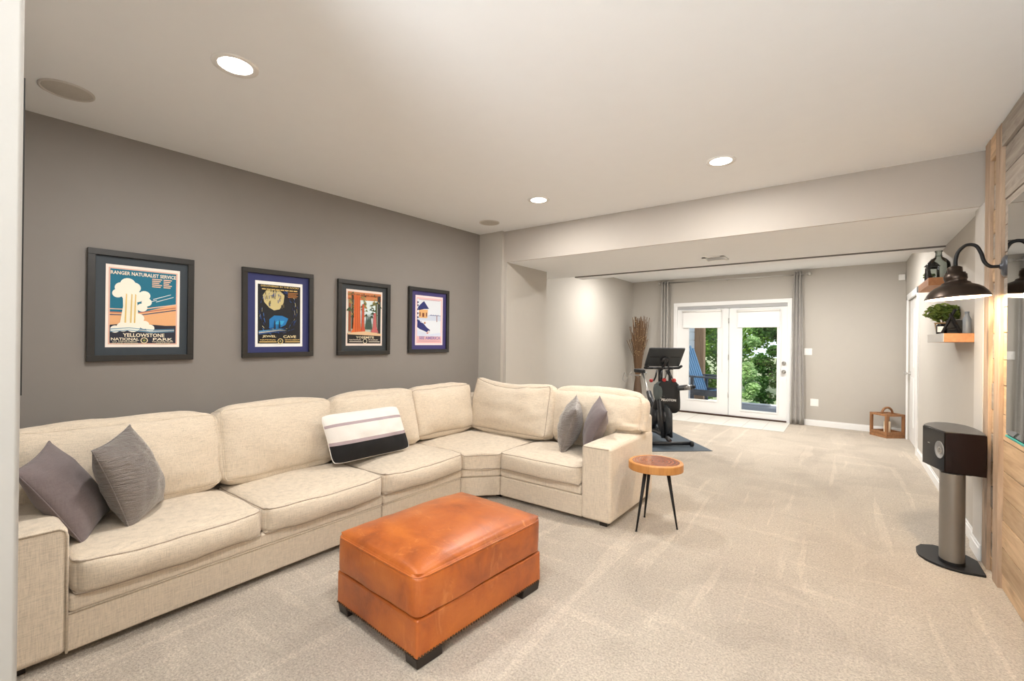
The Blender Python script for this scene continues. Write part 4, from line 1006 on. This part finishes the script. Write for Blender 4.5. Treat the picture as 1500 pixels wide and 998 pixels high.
# ================================================================== CURTAINS AND ROD, WALL PLATES
t = thing('curtain_rod', 'brushed metal curtain rod with ball finials above glazed doors', 'curtain rod', bk(-1.85, 0, 2.63))
RZ = 2.655
obj('rod', T(bk(-3.16, .085, RZ + .01), bk(-.56, .085, RZ - .01), r=.0105, n=12), m_chrome, t, smooth=True)
for x, s_ in ((-3.19, -1), (-.525, 1)):
    bm = bmesh.new(); bmesh.ops.create_uvsphere(bm, u_segments=20, v_segments=12, radius=.034, matrix=Matrix.Translation(bk(x, .085, RZ - .008 * s_))); tube(bm, [bk(x - s_ * .05, .085, RZ), bk(x - s_ * .025, .085, RZ)], .018, 12); obj('finial', bm, m_chrome, t, smooth=True)
for x in (-3.08, -1.87, -.62): obj('bracket', T(bk(x, -.001, RZ - .01), bk(x, .085, RZ - .012), bk(x, .09, RZ), r=.007, n=8), m_chrome, t, smooth=True)
def curtain(x0t, x1t, x0b, x1b, z1, folds, label, z0=.012):
    t = thing('curtain', label, 'curtain', bk((x0b + x1b) / 2, .08, 0), 'curtain panels')
    bm = bmesh.new(); NX, NZ = folds * 10, 26; rows = []
    for j in range(NZ + 1):
        f = j / NZ; z = z0 + (z1 - z0) * f; row = []
        for i in range(NX + 1):
            u = i / NX; x = (x0b + (x1b - x0b) * u) * (1 - f) + (x0t + (x1t - x0t) * u) * f
            off = .085 + .038 * math.sin(u * folds * 2 * math.pi + .3 * math.sin(f * 3)) + .004 * math.sin(f * 9 + i)
            row.append(bm.verts.new(bk(x, off, z)))
        rows.append(row)
    for a, b in zip(rows, rows[1:]):
        for i in range(NX): bm.faces.new((a[i], a[i + 1], b[i + 1], b[i]))
    o = obj('panel', bm, m_curtain, t, smooth=True); so = o.modifiers.new('s', 'SOLIDIFY'); so.thickness = .003
    for k in range(folds):
        u = (k + .5) / folds; x = x0t + (x1t - x0t) * u
        obj('grommet', (lambda b: (tube(b, [bk(x, .085, RZ) + Vector((0, .024 * math.cos(a), .024 * math.sin(a))) for a in [2 * math.pi * i / 16 for i in range(16)]], .004, 6, True), b)[1])(bmesh.new()), m_chrome, t, smooth=True)
curtain(-3.13, -2.97, -3.16, -2.95, 2.70, 3, 'grey grommet curtain hanging left of the glazed doors')
curtain(-.755, -.635, -.80, -.585, 2.70, 3, 'grey grommet curtain hanging right of the glazed doors, reaching the carpet')
def plate(p, w_, h_, label, nm, cat, kind):
    t = thing(nm, label, cat, bk(p[0], 0, p[1]))
    bm = bmesh.new(); bkbox(bm, p[0] - w_ / 2, p[0] + w_ / 2, .0005, .007, p[1] - h_ / 2, p[1] + h_ / 2); obj('plate', bm, m_plastic, t, bevel=.002)
    if kind == 'switch':
        for dx in (-.023, .023): bm = bmesh.new(); bkbox(bm, p[0] + dx - .006, p[0] + dx + .006, .007, .016, p[1] - .012, p[1] + .012); obj('toggle', bm, m_white, t, bevel=.001)
    else:
        for dz in (-.022, .022): bm = bmesh.new(); bkbox(bm, p[0] - .016, p[0] + .016, .007, .009, p[1] + dz - .013, p[1] + dz + .013); obj('socket', bm, m_white, t, bevel=.001)
plate((-.545, 1.288), .118, .118, 'white double light switch plate beside the right curtain', 'light_switch', 'light switch', 'switch')
plate((-.445, .405), .118, .125, 'white outlet plate low on the back wall right of curtain', 'wall_outlet', 'outlet', 'outlet')
t = thing('motion_sensor', 'small white sensor box high in the far right corner', 'sensor', (.70, yb(.70), 2.47))
bm = bmesh.new(); bkbox(bm, .655, .735, .0005, .045, 2.445, 2.535); obj('case', bm, m_plastic, t, bevel=.006)

# ================================================================== VASE OF REEDS
vc = Vector((-3.52, 9.22, 0)); rs = random.Random(4)
t = thing('reed_vase', 'tall dried reeds with beads in a slim vase in far left corner', 'vase', vc)
obj('vase', (lambda b: (lathe(b, [(.07, 0), (.09, .05), (.095, .3), (.07, .55), (.05, .68), (.06, .72), (.05, .72), (.04, .66)], n=28, mtx=Matrix.Translation(vc)), b)[1])(bmesh.new()), plain('brown_ceramic', (.10, .06, .035), .4), t, smooth=True)
bm = bmesh.new(); fb = bmesh.new()
for i in range(130):
    a = rs.uniform(0, 6.28); r1 = rs.uniform(.03, .20) * (1.0 if rs.random() < .8 else 1.2); zt = rs.uniform(1.45, 1.98)
    b0 = Vector((.03 * math.cos(a), .03 * math.sin(a), .6)); b1 = Vector((r1 * .45 * math.cos(a), r1 * .45 * math.sin(a), 1.15)); b2 = Vector((r1 * math.cos(a + .2), r1 * math.sin(a + .2), zt))
    tube(bm, [vc + b0, vc + b1, vc + b2], [.0035, .005, .0065], 4)
    for k in range(2):
        p = vc + b1.lerp(b2, rs.random()) + Vector((rs.uniform(-.01, .01), rs.uniform(-.01, .01), 0)); bmesh.ops.create_icosphere(fb, subdivisions=1, radius=.007, matrix=Matrix.Translation(p))
o = obj('reeds', bm, m_twig, t); o['kind'] = 'stuff'
o = obj('beads', fb, m_fairy, t); o['kind'] = 'stuff'

# ================================================================== EXERCISE BIKE
hd = Vector((.65, -.76, 0)).normalized(); rt = Vector((hd.y, -hd.x, 0)) * -1      # rt points to the picture's right
bo = Vector((-1.93, 6.27, 0))
def bp_(f, s, z): return bo + hd * f + rt * s + Vector((0, 0, z))
BM_ = frame_mtx(bo, rt, hd, (0, 0, 1))
mt_ = thing('floor_mat', 'thin blue-grey exercise mat under the bike on carpet', 'mat', bp_(-.75, 0, 0))
bm = bmesh.new(); NXm, NYm = 12, 24; rows = []
for j in range(NYm + 1):
    row = []
    for i in range(NXm + 1):
        s_ = -.46 + .92 * i / NXm; f_ = .27 - 1.9 * j / NYm; z = .007
        if i == NXm and j == 0: z = .007
        row.append(bm.verts.new(bp_(f_, s_, z)))
    rows.append(row)
for a, b in zip(rows, rows[1:]):
    for i in range(NXm): bm.faces.new((a[i], a[i + 1], b[i + 1], b[i]))
o = obj('sheet', bm, m_mat, mt_); so = o.modifiers.new('s', 'SOLIDIFY'); so.thickness = .006; so.offset = -1 if True else 1
bike = thing('exercise_bike', 'black spin bike with large tilted screen standing on blue-grey mat', 'exercise bike', bp_(-.5, 0, .008))
def bt(nm, pts, r_, mat=None, n=12, parent=None): return obj(nm, T(*[bp_(*p) for p in pts], r=r_, n=n), mat or m_bikeblack, parent or bike, smooth=True)
bt('front_stabilizer', [(0, -.27, .045), (0, .27, .045)], .028); bt('rear_stabilizer', [(-1.15, -.27, .045), (-1.15, .27, .045)], .028)
for s_ in (-.29, .29):
    bt('wheel', [(.035, s_ - .016, .046), (.035, s_ + .016, .046)], .036, m_rubber, 16); bt('foot_cap', [(-1.15, s_ - .02, .036), (-1.15, s_ + .02, .036)], .027, m_rubber)
bt('main_beam', [(0, 0, .07), (-.10, 0, .11), (-.45, 0, .12), (-1.15, 0, .07)], [.030, .034, .034, .030])
bt('fork', [(-.10, .05, .10), (-.16, .06, .40), (-.26, .05, .66), (-.34, .02, .80)], [.030, .040, .045, .045]); bt('fork', [(-.10, -.05, .10), (-.16, -.06, .40), (-.26, -.05, .66), (-.34, -.02, .80)], [.030, .040, .045, .045])
bt('frame_tube', [(-.32, 0, .74), (-.55, 0, .42), (-.62, 0, .14)], [.045, .05, .05]); bt('frame_tube', [(-.58, 0, .40), (-.80, 0, .66)], [.045, .04])
bt('flywheel', [(-.20, -.018, .34), (-.20, .018, .34)], .225, m_dkgrey, 40)
bt('flywheel_cover', [(-.22, -.045, .37), (-.22, .045, .37)], .12, m_bikeblack, 30)
bt('crank_case', [(-.56, -.05, .33), (-.56, .05, .33)], .13, m_bikeblack, 30)
for s_, dz in ((.09, -.15), (-.09, .15)):
    bt('crank', [(-.56, s_, .33), (-.56 + dz * .3, s_, .33 + dz)], .012, m_chrome)
    c = bp_(-.56 + dz * .3, s_ + math.copysign(.06, s_), .33 + dz); obj('pedal', B(-.045, .045, -.05, .05, -.012, .012, mtx=frame_mtx(c, rt, hd, (0, 0, 1))), m_bikeblack, bike, bevel=.004)
bt('seat_post', [(-.80, 0, .62), (-1.08, 0, .93)], .022, m_chrome)
sd = obj('saddle', (lambda b: (prism(b, [(-.02, .14), (.02, .14), (.035, .02), (.085, -.10), (.075, -.15), (-.075, -.15), (-.085, -.10), (-.035, .02)], .93, .99, mtx=frame_mtx(bo + hd * -1.12, rt, hd, (0, 0, 1))), b)[1])(bmesh.new()), m_rubber, bike, bevel=.018, seg=3)
bt('handle_post', [(-.34, 0, .76), (-.36, 0, 1.05)], .032, m_bikeblack)
obj('resistance_knob', (lambda b: (bmesh.ops.create_uvsphere(b, u_segments=16, v_segments=10, radius=.028, matrix=Matrix.Translation(bp_(-.44, -.10, .865))), b)[1])(bmesh.new()), m_red, bike, smooth=True)
bt('handlebar', [(-.20, -.24, 1.09), (-.30, -.25, 1.06), (-.40, -.20, 1.05), (-.40, .20, 1.05), (-.30, .25, 1.06), (-.20, .24, 1.09)], .018, m_rubber)
bt('handlebar', [(-.38, -.09, 1.05), (-.10, -.07, 1.06)], .016, m_rubber); bt('handlebar', [(-.38, .09, 1.05), (-.10, .07, 1.06)], .016, m_rubber)
bt('bottle_cage', [(-.36, -.05, 1.02), (-.28, -.10, .93), (-.30, -.12, .87)], .012)
bt('bottle_cage', [(-.33, .08, 1.02), (-.27, .12, .92), (-.30, .12, .88)], .016, m_dkgrey)
bt('screen_arm', [(-.36, 0, 1.02), (-.22, 0, 1.10), (-.16, 0, 1.17)], .020)
bt('screen_arm', [(-.02 - .26, .10, .45), (-.27, .11, .85), (-.19, .04, 1.18)], .011)
# console screen : parallelogram leaning forward at the top
t0 = bp_(-.19, -.01, 1.215); up_ = (hd * .62 + Vector((0, 0, 1)) * .80).normalized(); nf_ = rt.cross(up_).normalized(); 
if nf_.dot(hd) < 0: nf_ = -nf_
sm = frame_mtx(t0, rt, up_, rt.cross(up_)); sg = 1 if rt.cross(up_).dot(hd) > 0 else -1
cs = obj('console_screen', B(-.255, .255, -.165, .165, -.014, .014, mtx=sm), m_dkgrey, bike, bevel=.010, seg=3)
obj('screen_glass', B(-.245, .245, -.155, .155, -sg * .0165 - .001, -sg * .0165 + .001, mtx=sm), m_spkblack, cs)
obj('screen_hub', (lambda b: (lathe(b, [(.055, 0), (.05, .03), (.025, .045)], n=24, mtx=sm @ Matrix.Translation((0, -.03, sg * .012)) @ Matrix.Rotation(0 if sg > 0 else math.pi, 4, 'X')), b)[1])(bmesh.new()), m_bikeblack, cs, smooth=True)
for x in (-.15, .15): obj('speaker_slot', B(x - .07, x + .07, .01, .022, sg * .014 - .001, sg * .014 + .001, mtx=sm), m_black, cs)
bt('weight_rack', [(-1.22, -.12, .93), (-1.30, -.14, .88), (-1.30, .14, .88), (-1.22, .12, .93), (-1.12, 0, .92)], .010, m_chrome)
bt('weight_rack', [(-1.32, -.16, .84), (-1.36, -.20, .92), (-1.40, -.22, .80), (-1.34, -.2, .76), (-1.32, -.16, .84)], .006, m_chrome)
bt('power_cable', [(-.28, .12, .92), (-.22, .17, .70), (-.28, .12, .50)], .006, m_rubber)
bt('towel_bar', [(-.42, -.05, .80), (-.22, .0, .80)], .02, m_dkgrey)
# towel draped over the fork
t = thing('grey_towel', 'crumpled grey-green towel draped on the bike fork', 'towel', bp_(-.28, -.03, .60))
bm, f = cushion(.17, .16, .24, puff=.01, r=.05, n=14, seed=7, wr=.05)
bmesh.ops.transform(bm, matrix=frame_mtx(bp_(-.30, -.02, .74), rt, hd, (0, 0, 1)), verts=bm.verts); obj('cloth', bm, plain('grey_green_cloth', (.10, .12, .12), .9), t, smooth=True)
t2 = bm = bmesh.new(); leafcluster(bm, bp_(-.24, .01, .66), .07, 26, .07, random.Random(2)); obj('white_tag', bm, m_whitefab, t)
# tote hanging from the handlebar
bag = thing('drawstring_bag', 'black drawstring bag with white lettering hanging from the bike handlebar', 'bag', bp_(-.26, .29, .47))
bgm = frame_mtx(bp_(-.20, .06, .655), Vector((.95, .31, 0)).normalized(), Vector((0, 0, 1)), Vector((.95, .31, 0)).normalized().cross(Vector((0, 0, 1))))
def fbag(q, u, v, t_):
    q.x *= 1 - .10 * max(0, v) ** 3 + .03 * max(0, -v); q.z *= 1 + .2 * -v; return q
bm, f = cushion(.275, .42, .055, puff=.03, r=.02, n=18, seed=3, wr=.016, fn=fbag); bmesh.ops.transform(bm, matrix=bgm, verts=bm.verts); obj('pouch', bm, m_bagk, bag, smooth=True)
for dx in (-.05, .0, .05): obj('drawstring', T(bgm @ Vector((dx * 1.6, .19, 0)), bgm @ Vector((dx * .7, .30, .0)), bgm @ Vector((dx * .2 - .01, .385, .0)), r=.005, n=6), m_rubber, bag, smooth=True)
bm = bmesh.new(); add_text(bm, 'PELOTON', bgm @ Matrix.Translation((.0, -.030, .112)), .19, .034, .02); obj('lettering', bm, m_plastic, bag)
for dx, c in ((-.06, m_red), (.07, m_red)): 
    t = thing('hand_weight', 'small red-capped dumbbell hung by the top of the black bag, %s one' % ('left' if dx < 0 else 'right'), 'dumbbell', bgm @ Vector((dx, .24, .0)))
    obj('head', (lambda b: (bmesh.ops.create_uvsphere(b, u_segments=16, v_segments=10, radius=.030, matrix=Matrix.Translation(bgm @ Vector((dx, .235, .0)))), b)[1])(bmesh.new()), m_red, t, smooth=True)
    obj('handle', T(bgm @ Vector((dx, .235, 0)), bgm @ Vector((dx, .235, -.09)), r=.014, n=10), m_bikeblack, t, smooth=True)
t = thing('water_bottle', 'black and silver bottle sticking out to the right of the bike', 'bottle', bp_(-.30, .40, .82))
bv = Vector((.95, .31, .12)).normalized(); b0 = bgm @ Vector((.10, .13, .03))
obj('body', T(b0, b0 + bv * .04, b0 + bv * .20, b0 + bv * .21, r=[.03, .037, .037, .030], n=20), m_dkgrey, t, smooth=True)
obj('band', T(b0 + bv * .10, b0 + bv * .185, r=.0385, n=20), plain('satin_steel', (.30, .30, .30), .35, .7), t, smooth=True)
obj('cap', T(b0 + bv * .21, b0 + bv * .25, r=[.026, .022], n=16), m_black, t, smooth=True)

# ================================================================== OUTSIDE
dz = -.13
dk = struct('deck_floor', B(-6, 2.5, 9.80, 13.0, dz - .15, dz - .03), m_gap)
y = 9.80; i = 0
while y < 12.9:
    obj('deck_board', B(-6, 2.5, y, y + .138, dz - .028, dz), m_deck, dk, bevel=.003, seg=1); y += .144
obj('edge_board', B(-6, 2.5, 12.97, 13.02, dz - .18, dz + .03), m_siding, dk)
struct('ground', B(-60, 60, 13.05, 90, -1.2, -1.0), plain('pale_grass', (.22, .26, .14), 1, var=.3, scale=.4))
struct('house_wall', B(-3.22, -3.02, 9.80, 11.60, dz, 2.9), m_siding)
for k in range(14): 
    o = obj('siding_board', B(-3.025, -3.0, 9.80, 11.60, dz + .02 + k * .20, dz + .21 + k * .20), m_siding, bpy.data.objects['house_wall'], bevel=.003)
struct('porch_post', B(-3.03, -2.80, 11.64, 11.84, dz, 2.9), m_cedar, bevel=.01)
for x in (-1.10 + .6, 1.6): pass
# adirondack chair
ch = thing('adirondack_chair', 'blue slatted Adirondack chair on the deck behind the left glass door', 'chair', (-2.42, 10.75, dz))
cm = Matrix.Translation((-2.42, 10.75, dz)) @ Matrix.Rotation(R(-14), 4, 'Z') @ Matrix.Diagonal((1.0, 1.0, 1.32, 1))   # faces +x
def cb(nm, *a, m=None, mat=None): obj(nm, B(*a, mtx=cm @ m if m is not None else cm), mat or m_blue, ch, bevel=.006)
for k in range(6):
    yy = -.27 + k * .093; hgt = .88 + (.07 if k in (2, 3) else .03 if k in (1, 4) else -.02)
    cb('back_slat', -.012, .012, yy, yy + .066, 0, hgt, m=Matrix.Translation((-.20, 0, .30)) @ Matrix.Rotation(R(-25), 4, 'Y'))
for k in range(6): cb('seat_slat', -.20 + k * .095, -.115 + k * .095, -.28, .28, .33 + k * .016, .35 + k * .016)
for s_ in (-1, 1):
    cb('armrest', -.38, .42, s_ * .36 - .065, s_ * .36 + .065, .60, .625, mat=m_deck); cb('front_leg', .30, .36, s_ * .32 - .03, s_ * .32 + .03, 0, .60, mat=m_deck)
    cb('rear_leg', -.30, -.24, s_ * .32 - .03, s_ * .32 + .03, 0, .60, mat=m_deck); cb('side_rail', -.30, .36, s_ * .30 - .014, s_ * .30 + .014, .30, .40, mat=m_deck)
# trees beyond the deck
def tree(x, y, z0, h, rad, n, size, mat, label, seed, blobs=14, tx_=0.0):
    rs = random.Random(seed); t = thing('garden_tree', label, 'tree', (x, y, z0), 'trees beyond the deck')
    obj('trunk', T((x + tx_, y, z0), (x + tx_, y, z0 + h * .5), (x, y, z0 + h * .8), r=[.12, .08, .04], n=8), m_bark, t, smooth=True)
    bm = bmesh.new()
    for b in range(blobs):
        c = Vector((x + rs.uniform(-rad, rad), y + rs.uniform(-rad * .6, rad * .6), z0 + h * (.10 + .85 * (b + rs.random()) / blobs))); rr = rad * rs.uniform(.45, .7)
        leafcluster(bm, c, rr, n // blobs, size, rs, .75)
    for b in range(7):
        a = rs.uniform(0, 6.28); z = z0 + h * rs.uniform(.2, .8); tube(bm, [(x, y, z), (x + rad * .8 * math.cos(a), y + rad * .5 * math.sin(a), z + .4)], [.03, .012], 4)
    o = obj('foliage', bm, mat, t); o['kind'] = 'stuff'
tree(-4.05, 15.4, -1.0, 3.8, .75, 9000, .12, m_leaf1, 'bright leafy tree seen through the left door glass', 1, tx_=-.5)
tree(-2.75, 16.0, -1.0, 4.0, .42, 3600, .12, m_leaf4, 'pale sunlit maple-like tree at left of the right door glass', 2, blobs=14, tx_=-.4)
tree(-2.0, 18.2, -1.0, 4.0, .62, 6500, .13, m_leaf2, 'dark green tree at right of the right door glass', 3, blobs=14, tx_=.5)
tree(-6.2, 23.0, -1.0, 6.0, 1.7, 9000, .20, m_leaf2, 'dark tree standing farther back behind the bright left tree', 4, blobs=18)
bm = bmesh.new(); rs = random.Random(18)
for k in range(26): leafcluster(bm, (-14 + k * .8, 30 + rs.uniform(-1, 1), rs.uniform(-.6, 2.6)), 1.0, 420, .34, rs, .8)
o = obj('woodland_edge', bm, m_leaf1); o['kind'] = 'stuff'; o['label'] = 'hazy green woodland far behind the garden trees'; o['category'] = 'trees'
bm = bmesh.new(); rs = random.Random(8)
for k in range(10): leafcluster(bm, (-6 + k * .8, 13.9 + rs.uniform(-.2, .2), -.62), .4, 260, .11, rs, .7)
o = obj('garden_shrubs', bm, m_leaf1); o['kind'] = 'stuff'; o['label'] = 'low green shrubs beyond the deck edge'; o['category'] = 'shrubs'
